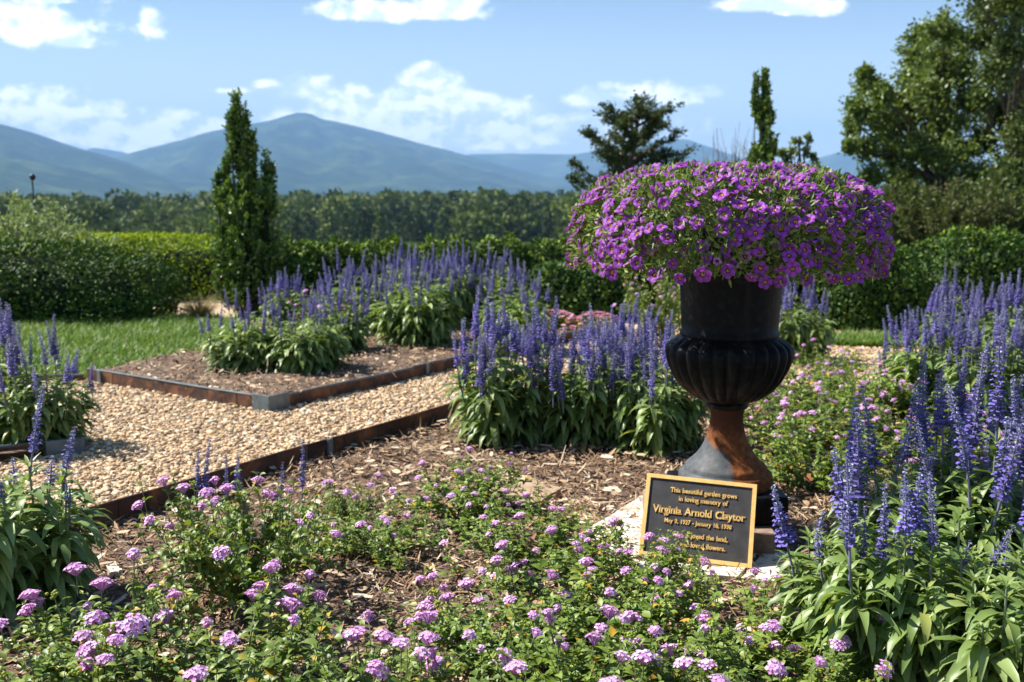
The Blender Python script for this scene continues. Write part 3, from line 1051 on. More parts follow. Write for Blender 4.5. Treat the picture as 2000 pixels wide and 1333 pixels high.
def salvia_foliage(seed, nstem=17, H=.33, spread=.17, scale=1.0):
    mb = MB()
    tips = []
    r = np.random.default_rng(seed)
    for s in range(nstem):
        a = s * 2.399 + r.uniform(-.3, .3)
        rad = spread * math.sqrt((s + .5) / nstem)
        base = np.array([math.cos(a) * rad * .45, math.sin(a) * rad * .45, 0])
        top = np.array([math.cos(a) * rad * 1.05, math.sin(a) * rad * 1.05, H * r.uniform(.78, 1.05) * (1 - .25 * (rad / spread) ** 2)])
        q = np.linspace(0, 1, 6)[:, None]
        path = base + (top - base) * q + np.array([math.cos(a), math.sin(a), 0]) * .02 * np.sin(q * 3.1)
        tube(mb, path, np.linspace(.0035, .0022, 6), 5, 1)
        tips.append(tuple(top) + (a, rad / spread))
        z = .04
        k = 0
        L0 = top[2]
        nodes = np.arange(.10, 1.0, .10)
        for f in nodes:
            p0 = base + (top - base) * f
            nl = int(r.integers(5, 8))
            up_ = f > .85
            az = a + k * 1.3 + np.arange(nl) * 6.283 / nl + r.uniform(-.4, .4, nl)
            az = np.where(r.uniform(0, 1, nl) < .35, a + r.normal(0, .8, nl), az)
            L = (r.uniform(.085, .135, nl) if not up_ else r.uniform(.045, .08, nl)) * (1.08 - .28 * f)
            W = L * r.uniform(.19, .27, nl)
            e0 = r.uniform(.1, .8, nl) + (.45 if up_ else 0)
            e1 = e0 - r.uniform(1.2, 2.2, nl) + (.4 if up_ else 0)
            leaves(mb, np.repeat(p0[None], nl, 0), az, e0, e1, L, W, .32, r.uniform(-.45, .45, nl), 4, lance, 0, r.uniform(0, 1, nl), .012)
            k += 1
        # tuft at the tip
        nl = 6
        leaves(mb, np.repeat(top[None], nl, 0), np.arange(nl) * 1.05 + r.uniform(0, 1), r.uniform(.7, 1.2, nl), r.uniform(-.5, .4, nl), r.uniform(.025, .05, nl), r.uniform(.006, .011, nl), .35, None, 3, lance, 0, r.uniform(.4, 1, nl))
    return mb.mesh('salvia_foliage', [M['salvia_leaf'], M['salvia_stem']]), tips


def spike_mesh(seed, L, stalk, bloom, rad):
    """flower spike: whorls of woolly calyces with two-lipped violet corollas; the bare stalk below"""
    r = np.random.default_rng(seed)
    fl = MB()
    n = int(L / .0085)
    for w in range(n):
        f = w / max(1, n - 1)
        z = stalk + L * f
        m_ = int(10 - 5 * f)
        rr = rad * (1 - .62 * f ** 1.6) * r.uniform(.8, 1.1)
        az = r.uniform(0, 6.28) + np.arange(m_) * 6.283 / m_ + r.uniform(-.25, .25, m_)
        P = np.stack([np.cos(az) * .002, np.sin(az) * .002, np.full(m_, z) + r.uniform(-.003, .003, m_)], 1)
        cl = rr * r.uniform(.62, .85, m_)
        e = r.uniform(.25, .8, m_) + .35 * f
        D = np.stack([np.cos(az) * np.cos(e), np.sin(az) * np.cos(e), np.sin(e)], 1)
        # calyx: two crossed folded blades make a little cup
        for _ in range(2):
            diamonds(fl, P, D, cl, .0048, .9, 0, r.uniform(0, 1, m_) * (.55 + .45 * f) + .25 * f)
        has = r.uniform(0, 1, m_) < bloom * (1 - f ** 2.5)
        if has.any():
            tip = P[has] + D[has] * cl[has][:, None] * .85
            k = has.sum()
            a2 = az[has]
            leaves(fl, tip, a2, np.full(k, .2), np.full(k, -1.0), rr * .55 * r.uniform(.8, 1.2, k), rr * .62 * r.uniform(.8, 1.2, k), .25, None, 2, lambda t: np.array([.35, 1, .75]), 1, r.uniform(.2, 1, k))
            leaves(fl, tip, a2, np.full(k, .8), np.full(k, .5), rr * .34, rr * .3, .5, None, 1, lambda t: np.array([.9, .5]), 1, r.uniform(0, .7, k))
    bend, bdir = r.uniform(.0, .028), r.uniform(0, 6.28)

    def curve(V):
        f = np.clip(V[:, 2] / (stalk + L), 0, 1)
        V[:, 0] += bend * f * f * math.cos(bdir)
        V[:, 1] += bend * f * f * math.sin(bdir)
    for V in fl.V:
        curve(V)
    st = MB()
    q = np.linspace(0, 1, 5)
    tube(st, np.stack([bend * q * q * math.cos(bdir), bend * q * q * math.sin(bdir), q * (stalk + L * .97)], 1), np.linspace(.0021, .0011, 5), 5)
    return fl.mesh('spike_flowers', [M['calyx'], M['corolla']]), st.mesh('spike_stalk', [M['spike_stem']])


SALV = [salvia_foliage(100 + k, 17 + 2 * (k % 2)) for k in range(4)]
SPIKES = [spike_mesh(200, .13, .07, .6, .0112), spike_mesh(201, .16, .08, .75, .0120), spike_mesh(202, .10, .06, .5, .0108), spike_mesh(203, .18, .09, .65, .0118), spike_mesh(204, .14, .10, .4, .0105), spike_mesh(205, .15, .07, .25, .0115), spike_mesh(206, .12, .09, .9, .014)]
BUDS = [spike_mesh(210, .055, .05, .22, .0105), spike_mesh(211, .035, .04, .05, .0085), spike_mesh(212, .075, .06, .35, .012)]


def salvia(label, pos, scale, nspk, var=0, rot=0.0, sc_spk=1.0, group='blue salvia plants', buds=.12, zs=1.0, wide=1.0, seed=0):
    r = random.Random(seed + int(1000 * abs(pos[0])) + int(777 * pos[1]))
    root = thing('salvia_plant', label, 'salvia', (pos[0], pos[1], .01), rot, group)
    me, tips = SALV[var % 4]
    f = link('foliage', me, root)
    f.scale = (scale * wide, scale * wide, scale * zs)
    if pos[1] > 3:
        nspk, sc_spk = int(nspk * 1.75), sc_spk * .82
    order = list(range(len(tips)))
    r.shuffle(order)
    for k in range(nspk):
        tx, ty, tz, a, rr = tips[order[k % len(order)]]
        bud = r.random() < buds
        fl, st = r.choice(BUDS) if bud else r.choice(SPIKES)
        jit = .0 if k < len(order) else .03
        s = sc_spk * r.uniform(.8, 1.2)
        drop = r.uniform(0, .035) if k < len(order) else r.uniform(.0, .09)
        loc = (tx * scale * wide + r.uniform(-jit, jit), ty * scale * wide + r.uniform(-jit, jit), tz * scale * zs - .02 - drop * zs)
        lean = r.uniform(-.02, .22) * rr
        sp = link('flower_spike', fl, root, loc)
        sp.rotation_euler = (Matrix.Rotation(a, 3, 'Z') @ Matrix.Rotation(lean + max(-.17, min(.17, r.gauss(0, .10))), 3, 'Y') @ Matrix.Rotation(r.uniform(0, 6.28), 3, 'Z')).to_euler()
        sp.scale = (s * 1.2, s * 1.2, s * .9)
        link('stalk', st, sp)
    return root


def gxy(px, py):
    q = gp(px, py)
    return (q.x, q.y)


SALVIA = [  # label, base pixel, foliage scale, spikes, spike scale, extras
    ("large blue salvia nearest the gravel in the middle, leaning over the steel edging", (985, 866), 1.2, 40, 1.15, dict(var=0)),
    ("middle blue salvia of the three tall ones left of the black urn", (1140, 868), 1.06, 32, 1.1, dict(var=1)),
    ("blue salvia growing right against the left side of the black urn", (1275, 884), 1.12, 30, 1.05, dict(var=2)),
    ("blue salvia behind the other two left of the urn, mostly spikes showing", (1215, 800), 1.05, 38, 1.15, dict(var=3)),
    ("small-leaved blue salvia in shade behind the urn's right side", (1560, 706), 1.1, 13, 1.15, dict(var=1)),
    ("low blue salvia at the left end of the far bed, dense leaves and few spikes", (485, 735), 1.0, 14, .95, dict(var=0, wide=1.15)),
    ("low bushy blue salvia in the far bed beside the shaded edging", (600, 738), 1.02, 12, .95, dict(var=2, wide=1.2)),
    ("blue salvia behind the low bushy ones in the far bed, left of centre", (660, 700), 1.05, 18, 1.05, dict(var=3)),
    ("rounded light green blue salvia in the middle of the far bed", (815, 684), 1.35, 20, 1.1, dict(var=1, wide=1.1)),
    ("blue salvia at the back of the far bed next to the columnar holly", (560, 650), .95, 16, 1.15, dict(var=2)),
    ("tall blue salvia in the far bed's back row, left of the rounded light green one", (690, 660), 1.25, 30, 1.15, dict(var=0)),
    ("tall blue salvia at the back of the far bed, right behind the rounded one", (790, 648), 1.5, 36, 1.15, dict(var=3)),
    ("tall dense blue salvia in the back row before the boxwood, with highest spikes", (870, 650), 1.5, 38, 1.15, dict(var=2)),
    ("last tall blue salvia at the right end of the far bed's back row", (965, 648), 1.4, 36, 1.15, dict(var=1)),
    ("blue salvia seen against the pink flower patch, behind the gravel", (1010, 690), 1.2, 16, 1.1, dict(var=0)),
    ("tall blue salvia on the right, leftmost of the four beyond the gravel", (1810, 815), 1.15, 28, 1.15, dict(var=3)),
    ("blue salvia on the right behind two others with many violet spikes", (1880, 745), 1.25, 30, 1.15, dict(var=1)),
    ("blue salvia on the right with broad leaves below a thick mass of spikes", (1915, 835), 1.15, 30, 1.1, dict(var=2)),
    ("tall blue salvia cut by the right picture edge at mid height", (1995, 770), 1.35, 30, 1.15, dict(var=0)),
    ("short blue salvia beside the concrete block with a tight bunch of spikes", (1672, 1300), .86, 11, .95, dict(var=2, buds=.4)),
    ("near blue salvia with large drooping leaves, second from the block on the right", (1762, 1335), 1.02, 10, 1.05, dict(var=0, buds=.35)),
    ("near blue salvia with spikes bending at several heights, right foreground", (1800, 1200), 1.12, 16, 1.15, dict(var=3, buds=.25)),
    ("big near blue salvia with crowded dark spikes at the right picture edge", (1945, 1195), 1.22, 20, 1.2, dict(var=1, buds=.15)),
    ("nearest blue salvia in the bottom right corner of the bed, mostly broad leaves", (1950, 1400), .98, 6, 1.0, dict(var=2, buds=.4)),
    ("blue salvia at the left picture edge in front of the long steel edging", (22, 1195), 1.02, 11, .95, dict(var=1, buds=.25)),
    ("shaded blue salvia on the left beside the dark corner bracket", (80, 876), .95, 12, 1.05, dict(var=0, wide=1.05)),
    ("tall shaded blue salvia cut by the left picture edge, above the gravel", (-40, 866), 1.25, 15, 1.2, dict(var=2)),
]
for k, (lab, (px, py), sc, ns, ss, kw) in enumerate(SALVIA):
    salvia(lab, gxy(px, py), sc, ns, sc_spk=ss, rot=k * 1.1, **kw)


# young salvia shoots standing among the lantana
def shoot(label, px, py, z, h, which, n=1):
    P = gp(px, py)
    root = thing('salvia_shoot', label, 'salvia', (P.x, P.y, .01), 0, 'young salvia shoots among the lantana')
    mb = MB()
    tube(mb, [(0, 0, 0), (.004, 0, z * .5), (0, .003, z)], .0022, 5, 1)
    for f in np.linspace(.25, 1, 6):
        leaves(mb, np.repeat([[0, 0, z * f]], 5, 0), U_(0, 6.28, 5), U_(.4, .9, 5), U_(-.9, -.2, 5), U_(.04, .07, 5), U_(.009, .015, 5), .3, None, 4, lance)
    mb.build('foliage', [M['salvia_leaf'], M['salvia_stem']], root)
    for q in range(n):
        fl, st = (SPIKES + BUDS)[which + q]
        sp = link('flower_spike', fl, root, (q * .022, -.012 * q, z - .02))
        sp.scale = (h,) * 3
        sp.rotation_euler = (random.uniform(-.1, .1), random.uniform(-.12, .12), q * 2)
        link('stalk', st, sp)


shoot('violet salvia shoot with two spikes standing before the long steel edging', 388, 1075, .13, .8, 0, 2)
shoot('pair of small grey-blue salvia bud spikes by the long steel edging', 448, 1060, .09, .85, 5, 2)
shoot('thin violet salvia spike rising from the mulch beside the lantana mound', 552, 1075, .12, .85, 2, 1)
shoot('dark violet salvia spike leaning above the lantana mound on the left', 592, 1120, .15, .9, 4, 1)

# ------------------------------------------------------------------ lantana
ovate = lambda t: np.interp(t, [0, .12, .35, .7, 1], [.12, .75, 1, .6, .03])


def lantana_foliage(seed, Rr=.36, H=.17, nstem=33):
    mb = MB()
    r = np.random.default_rng(seed)
    tips = []
    for s in range(nstem):
        a = r.uniform(0, 6.283)
        L = Rr * math.sqrt(r.uniform(.06, 1))
        h = H * r.uniform(.35, 1.0) * (1 - .45 * (L / Rr) ** 2)
        q = np.linspace(0, 1, 8)
        bend = r.normal(0, .25)
        aa = a + bend * q
        z = h * np.sin(np.minimum(q * 1.9, 1.57 + (q - .5) * .5).clip(0, 2.2)) + .006
        path = np.stack([np.cos(aa) * L * q, np.sin(aa) * L * q, z], 1)
        tube(mb, path, np.linspace(.0022, .0012, 8), 4, 1)
        shoots = [(path, 1.0, 10)]
        for _ in range(4):
            f = r.uniform(.25, 1)
            p0 = np.array([np.interp(f, q, path[:, c]) for c in range(3)])
            l2 = r.uniform(.04, .10)
            b = a + r.normal(0, 1.1)
            q2 = np.linspace(0, 1, 4)[:, None]
            e = r.uniform(.5, 1.4)
            p2 = p0 + q2 * l2 * np.array([math.cos(b) * math.cos(e), math.sin(b) * math.cos(e), math.sin(e)])
            tube(mb, p2, .0011, 4, 1)
            shoots.append((p2, .8, 4))
        for path_, sc, nn_ in shoots:
            fs = np.linspace(.2, 1, nn_)
            P = np.stack([np.interp(fs, np.linspace(0, 1, len(path_)), path_[:, c]) for c in range(3)], 1)
            for sgn in (0, math.pi):
                az = a + np.arange(nn_) * 1.57 + sgn + r.normal(0, .35, nn_)
                e0 = r.uniform(.1, .9, nn_)
                Ln = r.uniform(.023, .043, nn_) * sc * np.linspace(1.1, .75, nn_)
                leaves(mb, P, az, e0, e0 - r.uniform(.5, 1.4, nn_), Ln, Ln * r.uniform(.5, .66, nn_), .28, r.uniform(-.5, .5, nn_), 3, ovate, 0, r.uniform(0, 1, nn_))
            tips.append((tuple(path_[-1]), tuple(path_[-1] - path_[-2])))
    tips.sort(key=lambda q: -q[0][2] - r.uniform(0, .08))
    return mb.mesh('lantana_foliage', [M['lantana_leaf'], M['lantana_stem']]), tips


def head_mesh(seed, n=24, rad=.0155):
    """flat-domed cluster of tiny five-lobed florets on a green stalk"""
    r = np.random.default_rng(seed)
    mb = MB()
    for k in range(n):
        f = math.sqrt((k + .5) / n)
        a = k * 2.399 + r.uniform(-.2, .2)
        c = np.array([math.cos(a) * rad * f, math.sin(a) * rad * f, .030 + .008 * (1 - f * f) + r.uniform(-.0015, .0015)])
        nrm = np.array([math.cos(a) * f * .75, math.sin(a) * f * .75, 1.0]) + r.normal(0, .15, 3)
        nrm /= np.linalg.norm(nrm)
        t1 = np.cross(nrm, [0.3, .9, .1])
        t1 /= np.linalg.norm(t1)
        t2 = np.cross(nrm, t1)
        fr = r.uniform(.0036, .0050)
        ang = np.linspace(0, 6.283, 10, endpoint=False) + r.uniform(0, 1)
        rr = np.where(np.arange(10) % 2 == 0, fr, fr * .62)
        ring = c + (np.cos(ang)[:, None] * t1 + np.sin(ang)[:, None] * t2) * rr[:, None] + nrm * .0008
        V = np.concatenate([[c - nrm * .0006], ring])
        F = np.array([[0, 1 + (q + 9) % 10, 1 + q, 1 + (q + 1) % 10] for q in range(0, 10, 2)])
        mb.add(V, F, 0, r.uniform(0, 1))
        tube(mb, [(0, 0, .018), c - nrm * .0008], .0007, 3, 0, .2, False)
    tube(mb, [(0, 0, -.012), (.001, 0, .008), (0, 0, .022)], .0011, 4, 1)
    return mb.mesh('flower_head', [M['floret'], M['lantana_stem']])


def bud_mesh(seed):
    mb = MB()
    lumps(mb, *[rng.normal(0, .0035, 14) for _ in range(2)], .02 + rng.normal(0, .003, 14), np.full(14, .0035), np.full(14, .0028), np.full(14, .003))
    tube(mb, [(0, 0, -.012), (0, 0, .02)], .001, 4, 1)
    return mb.mesh('bud', [M['bud'], M['lantana_stem']])


LANT = [lantana_foliage(300 + k) for k in range(4)]
HEADS = [head_mesh(400, 26, .0165), head_mesh(401, 20, .014), head_mesh(402, 28, .018), head_mesh(403, 14, .011)]
BUDM = [bud_mesh(1), bud_mesh(2)]


def lantana(label, pos, sc, nh, var=0, zs=1.0, nb=6, hs=1.0, rot=0.0, wide=1.0, group='lilac lantana plants'):
    r = random.Random(int(pos[0] * 991 + pos[1] * 3571))
    root = thing('lantana_plant', label, 'lantana', (pos[0], pos[1], .012), rot, group)
    me, tips = LANT[var % 4]
    nh = int(nh * 1.55)
    hs *= .88 if pos[1] < 1.95 else .80
    sc *= .92
    f = link('foliage', me, root)
    f.scale = (sc * wide, sc * wide, sc * zs)
    top = tips[:int(len(tips) * .62)]
    pick = r.sample(top, min(len(top), nh + nb))
    for k, (p_, d_) in enumerate(pick):
        loc = Vector((p_[0] * sc * wide, p_[1] * sc * wide, p_[2] * sc * zs))
        me2 = r.choice(HEADS) if k < nh else r.choice(BUDM)
        o = link('flower_head' if k < nh else 'bud', me2, root, loc)
        s = hs * r.uniform(.8, 1.25)
        o.scale = (s, s, s)
        out = Vector((p_[0], p_[1], 0))
        ax = Vector((-out.y, out.x, 0))
        tilt = min(.9, out.length * 1.6) + r.uniform(-.2, .35)
        q = Matrix.Rotation(tilt, 3, ax.normalized()) if ax.length > 1e-4 else Matrix.Identity(3)
        o.rotation_euler = (q @ Matrix.Rotation(r.uniform(0, 6.28), 3, 'Z')).to_euler()
    return root


LANTANA = [  # label, (X, Y), scale, heads, extras
    ("lantana with large lilac heads in the bottom left corner, nearest the left edge", (-.80, 1.86), .92, 11, dict(var=0, hs=1.25)),
    ("lantana in the lower left with a row of big open lilac heads", (-.50, 1.80), .98, 15, dict(var=1, hs=1.25)),
    ("lantana at the bottom edge left of centre, heads out of focus", (-.20, 1.60), .90, 12, dict(var=2, hs=1.15)),
    ("lantana at the bottom edge in the centre with scattered lilac heads", (.10, 1.62), .90, 13, dict(var=3, hs=1.1)),
    ("lantana with deep pink heads at the bottom edge right of centre", (.40, 1.62), .90, 11, dict(var=0, hs=1.05)),
    ("tall leafy lantana mound standing before the long steel edging on the left", (-.63, 2.28), .90, 13, dict(var=2, zs=1.75, hs=1.2)),
    ("lantana in the left middle of the bed beside bare mulch", (-.04, 1.98), .74, 15, dict(var=3, hs=1.1)),
    ("lantana in the very middle of the foreground bed, dense with small lilac heads", (.18, 2.02), 1.0, 17, dict(var=1, hs=1.0)),
    ("lantana in the right middle of the bed below the pale flat stone", (.50, 1.98), .85, 14, dict(var=2, hs=1.0, zs=.8)),
    ("leggy lantana reaching up over the lower left of the black plaque", (.305, 2.33), .54, 8, dict(var=0, zs=1.42, hs=1.0)),
    ("low lantana spreading on the mulch left of the tan stepping stone", (-.14, 2.90), .86, 15, dict(var=0, zs=.95, hs=.85)),
    ("lantana between the tan stepping stone and the centre of the bed", (.07, 2.50), .86, 15, dict(var=2, zs=.95, hs=.9)),
    ("lantana left of the stepping stone, closest to the gravel path", (-.36, 2.62), .66, 8, dict(var=1, zs=.95, hs=.9)),
    ("lantana tucked against the foot of the right salvias near the bottom edge", (.56, 1.74), .5, 5, dict(var=1, hs=1.0)),
    ("thin lantana sprig with two lilac heads against the long steel edging", (-.46, 2.86), .36, 4, dict(var=2, zs=1.9, hs=.9)),
    ("lantana close behind the urn's foot on the right, in dappled shade", (.96, 3.20), .95, 14, dict(var=0, zs=1.2, hs=.9)),
    ("wide lantana mass right of the urn, thick with lilac heads", (1.08, 3.75), 1.15, 30, dict(var=1, zs=1.15, hs=.95)),
    ("lantana right of the urn between it and the near salvias, many pink heads", (1.45, 3.55), 1.05, 24, dict(var=2, zs=1.15, hs=.95)),
    ("lantana behind the wide mass, spilling towards the right gravel", (1.30, 4.35), 1.15, 26, dict(var=3, zs=1.1, hs=.95)),
    ("lantana farthest right behind the salvias, by the right gravel", (1.75, 4.25), 1.05, 18, dict(var=0, zs=1.1, hs=.95)),
    ("lantana in shadow under the right salvia spikes", (1.36, 2.95), .8, 12, dict(var=3, zs=1.2, hs=.95)),
    ("lantana sprig with few pink heads before the right lawn strip", (1.62, 5.1), .7, 8, dict(var=1, zs=1.5, hs=1.0)),
    ("pink-headed tall lantana rising behind the salvias left of the urn neck", (.92, 6.3), 1.0, 22, dict(var=2, zs=3.0, hs=1.2)),
    ("lantana between the far bed's salvias, pale pink heads among the leaves", (-1.12, 6.15), .8, 12, dict(var=0, zs=2.4, hs=1.1)),
]
for k, (lab, pos, sc, nh, kw) in enumerate(LANTANA):
    lantana(lab, pos, sc, nh, rot=k * .9, **kw)

# low pink bedding flowers beyond the gravel
def pink_patch(label, px, py, w, n):
    P = gp(px, py)
    root = thing('pink_bedding_plant', label, 'flowers', (P.x, P.y, 0), 0, 'pink bedding plants beyond the gravel')
    N = 1500
    mb = MB()
    a, q = U_(0, 6.28, N), np.sqrt(U_(0, 1, N)) * w
    z = .14 * (1 - (q / w) ** 2) * U_(.3, 1, N)
    Pp = np.stack([np.cos(a) * q, np.sin(a) * q, z], 1)
    diamonds(mb, Pp, rng.normal(size=(N, 3)) + [0, 0, .8], .035, .018)
    mb.build('foliage', M['lime_leaf'], root)
    mb = MB()
    for k in range(n):
        a, q = random.uniform(0, 6.28), math.sqrt(random.random()) * w
        c = np.array([math.cos(a) * q, math.sin(a) * q, .15 * (1 - (q / w) ** 2) + .02])
        ang = np.linspace(0, 6.28, 9)[:-1]
        rr = np.where(np.arange(8) % 2, .014, .02)
        ring = c + np.stack([np.cos(ang) * rr, np.sin(ang) * rr, U_(-.004, .004, 8)], 1)
        mb.add(np.concatenate([[c], ring]), np.array([[0, 1 + (s + 7) % 8, 1 + s, 1 + (s + 1) % 8] for s in range(0, 8, 2)]), 0, random.random())
    tag(mb.build('blooms', M['pink_petal'], root), kind='stuff')


pink_patch('bright pink bedding plant before the dark boxwoods, left one', 1080, 652, .30, 260)
pink_patch('bright pink bedding plant before the dark boxwoods, right one', 1165, 655, .24, 170)
slab('flat_stone', 'white flat stone at the front of the pink bedding flowers', [tuple(gp(q, w))[:2] for q, w in ((1102, 668), (1124, 668), (1124, 660), (1104, 659))], 0, .03, M['pale_stone'])

# ------------------------------------------------------------------ trailing purple flowers in the urn
cal = thing('trailing_flower_plant', 'big mound of purple trumpet flowers spilling over the black urn', 'flowers', (UX - .016, UY, .84))


def shell(n, inner=.0):
    """points and outward normals on the mound: flat-topped dome with a hanging skirt"""
    a = U_(0, 6.283, n)
    v = U_(-.33, 1, n)
    v = np.where(v > 0, v ** 1.0, v)
    el = np.arcsin(np.clip(v, -1, 1))
    ce, se = np.cos(el), np.sin(el)
    p = 3.1
    k = (np.abs(ce) ** p + np.abs(se) ** p) ** (-1 / p)
    rh = .405 * (1 + .05 * np.sin(a * 3 + 1) + .04 * np.sin(a * 5))
    down = np.where(np.cos(a) > 0, .225, .20)
    x, y = np.cos(a) * ce * k * rh, np.sin(a) * ce * k * rh
    z = np.where(se > 0, se * k * .19, se * k * down * 1.0)
    dep = 1 + .03 * (inner > 0) - inner * np.abs(rng.normal(0, 1, n)) * .3
    P = np.stack([x * dep, y * dep, z * dep], 1)
    Nn = np.stack([np.cos(a) * ce / .43, np.sin(a) * ce / .43, se / .24], 1)
    Nn /= np.linalg.norm(Nn, axis=1, keepdims=True)
    return P, Nn


# trailing stems with leaves
mb = MB()
for s in range(90):
    P, Nn = shell(1, .1)
    tip = P[0]
    st0 = np.array([tip[0] * .22, tip[1] * .22, -.005])
    q = np.linspace(0, 1, 8)[:, None]
    ctrl = np.array([tip[0] * .75, tip[1] * .75, max(tip[2], 0) + .03])
    path = st0 * (1 - q) ** 2 + 2 * ctrl * q * (1 - q) + tip * q ** 2
    tube(mb, path, .0013, 4, 1, .5, False)
P, Nn = shell(24000, .42)
# clumpy: drop leaves in some pockets
key = np.array([mnoise.noise(Vector(p_ * 17)) for p_ in P])
k = key > -.36
P, Nn = P[k], Nn[k]
D = Nn * .55 + rng.normal(size=P.shape) * .75 + [0, 0, .2]
diamonds(mb, P, D, U_(.015, .028, len(P)), U_(.005, .009, len(P)), .5, 0, rng.uniform(0, 1, len(P)), up=Nn)
mb.build('foliage', [M['cali_leaf'], M['lantana_stem']], cal)


def trumpet(seed, Rf=.0205, petal='petal', deep=1.0):
    r = np.random.default_rng(seed)
    mb = MB()
    na = 30
    ang = np.linspace(0, 2 * np.pi, na, endpoint=False)
    lobe = np.abs(np.cos(ang * 2.5)) ** .55
    rings = [(.10, -.004, 2), (.20, -.0008, 2), (.34, .0012, 1), (.62, .0030, 0), (.84, .0030, 0), (1.0, .0012, 0)]
    V, prev = [], None
    for f, z, m_ in rings:
        rr = Rf * f * (1 - .20 * f ** 3 * (1 - lobe))
        zz_ = z * deep + (.0016 * np.sin(ang * 5 + r.uniform(0, 6)) + r.normal(0, .0005, na)) * f * f
        V.append(np.stack([np.cos(ang) * rr, np.sin(ang) * rr, zz_], 1))
    V = np.concatenate(V)
    j = np.arange(na)
    jn = (j + 1) % na
    for q in range(len(rings) - 1):
        F = np.stack([q * na + j, q * na + jn, (q + 1) * na + jn, (q + 1) * na + j], 1)
        m_ = [2, 1, 0, 0, 0][q]
        vv = np.repeat(.35 + .5 * lobe, 1) if m_ == 0 else .5
        mb.add(V, F, {2: 2, 1: 1, 0: 0}[m_], vv * (1 if q < 4 else 1.1))
    tube(mb, [(0, 0, -.024), (0, 0, -.012), (0, 0, -.0035)], [.0012, .0018, .0035], 6, 3, .4, False)
    return mb.mesh('bloom', [M[petal], M['throat'], M['eye'], M['cali_leaf']])


TR = [trumpet(500), trumpet(501, .019), trumpet(502, .0215), trumpet(503, .0115, 'faded_petal', 4.5), trumpet(504, .018, 'faded_petal', 1.8)]
P, Nn = shell(2600, 0)
sv = np.array(sun_dir)
chosen = []
gapn = np.array([mnoise.noise(Vector(p_ * 9 + 5)) for p_ in P])
for q in range(len(P)):
    gap = .0215 if gapn[q] > -.02 else .036
    if all(np.linalg.norm(P[q] - P[c]) > gap for c in chosen) and not (P[q][2] < -.10 and random.random() < .5):
        chosen.append(q)
chosen.sort(key=lambda q: P[q][1] - .5 * P[q][2])       # the side turned to the camera first
stuff_mb = MB()
for c, q in enumerate(chosen):
    loc = Vector(P[q] * random.uniform(.98, 1.06))
    nrm = Vector(Nn[q] + .30 * sv * max(.0, 1) + rng.normal(0, .42, 3) + np.array([0, -.25, .05])).normalized()
    s = random.uniform(.76, 1.04)
    Mx = Matrix.Translation(loc) @ nrm.to_track_quat('Z', 'Y').to_matrix().to_4x4() @ Matrix.Rotation(random.uniform(0, 6.28), 4, 'Z') @ Matrix.Scale(s, 4)
    me = TR[c % 3] if random.random() > .17 else TR[random.choice((3, 3, 4))]
    if c < 100:
        o = link('bloom', me, cal)
        o.matrix_local = Mx
    else:
        n = len(me.vertices)
        co = np.empty(n * 3)
        me.vertices.foreach_get('co', co)
        co = co.reshape(-1, 3) @ np.array(Mx.to_3x3()).T + np.array(Mx.translation)
        fs4 = np.array([tuple(p_.vertices) for p_ in me.polygons if len(p_.vertices) == 4])
        mi = np.array([p_.material_index for p_ in me.polygons if len(p_.vertices) == 4])
        va = np.array([me.attributes['var'].data[p_.index].value for p_ in me.polygons if len(p_.vertices) == 4])
        stuff_mb.add(co, fs4, np.where(mi == 0, 4, mi) if 'faded' in me.materials[0].name else mi, va)
if stuff_mb.V:
    tag(stuff_mb.build('further_blooms', [M['petal'], M['throat'], M['eye'], M['cali_leaf'], M['faded_petal']], cal), kind='stuff')
# trailing sprays hanging lower at the sides
TRAIL = [(1620, 545, 580), (1712, 480, 540), (1608, 500, 545), (1255, 500, 535), (1340, 500, 525), (1545, 480, 505)]
for px, y0, y1 in TRAIL:
    mb = MB()
    a0, a1 = at(px - 6, y0 - 25, UY - .18) - cal.location, at(px, y1 - 4, UY - .2) - cal.location
    q = np.linspace(0, 1, 7)[:, None]
    path = np.array(a0) * (1 - q) + np.array(a1) * q + np.array([.01, -.01, 0]) * np.sin(q * 3)
    tube(mb, path, .0012, 4, 1, .5, False)
    n = 40
    f = U_(0, 1, n)
    Pq = np.array(a0) * (1 - f[:, None]) + np.array(a1) * f[:, None] + rng.normal(0, .012, (n, 3))
    diamonds(mb, Pq, rng.normal(size=(n, 3)) + [0, 0, -.2], U_(.013, .022, n), .006, .5)
    mb.build('trailing_spray', [M['cali_leaf'], M['lantana_stem']], cal)

# small brown butterfly feeding on a salvia spike right of the urn
bp_ = at(1576, 938, 2.18)
bf = thing('butterfly', 'small brown butterfly on the violet salvia spike beside the concrete block', 'butterfly', tuple(bp_))
bf.rotation_euler = (R(20), R(10), R(40))
mb = MB()
tube(mb, [(0, -.010, 0), (0, -.004, .001), (0, .003, .001), (0, .009, 0)], [.0008, .0018, .0022, .0012], 8)
bm_ = plain('butterfly_brown', (.16, .07, .03), .8, .2)
mb.build('body', bm_, bf)
for s in (-1, 1):
    mb = MB()
    V = [(0, .004, .001), (s * .010, .012, .010), (s * .014, .006, .013), (s * .008, 0, .009), (s * .010, -.008, .009), (s * .004, -.010, .004), (0, -.003, .001)]
    mb.add(V, np.array([[0, 1, 2, 3]]))
    mb.add(V, np.array([[0, 3, 4, 5, 6]]))
    mb.build('wing', plain('butterfly_wing', (.24, .10, .03), .8, .2), bf, False)

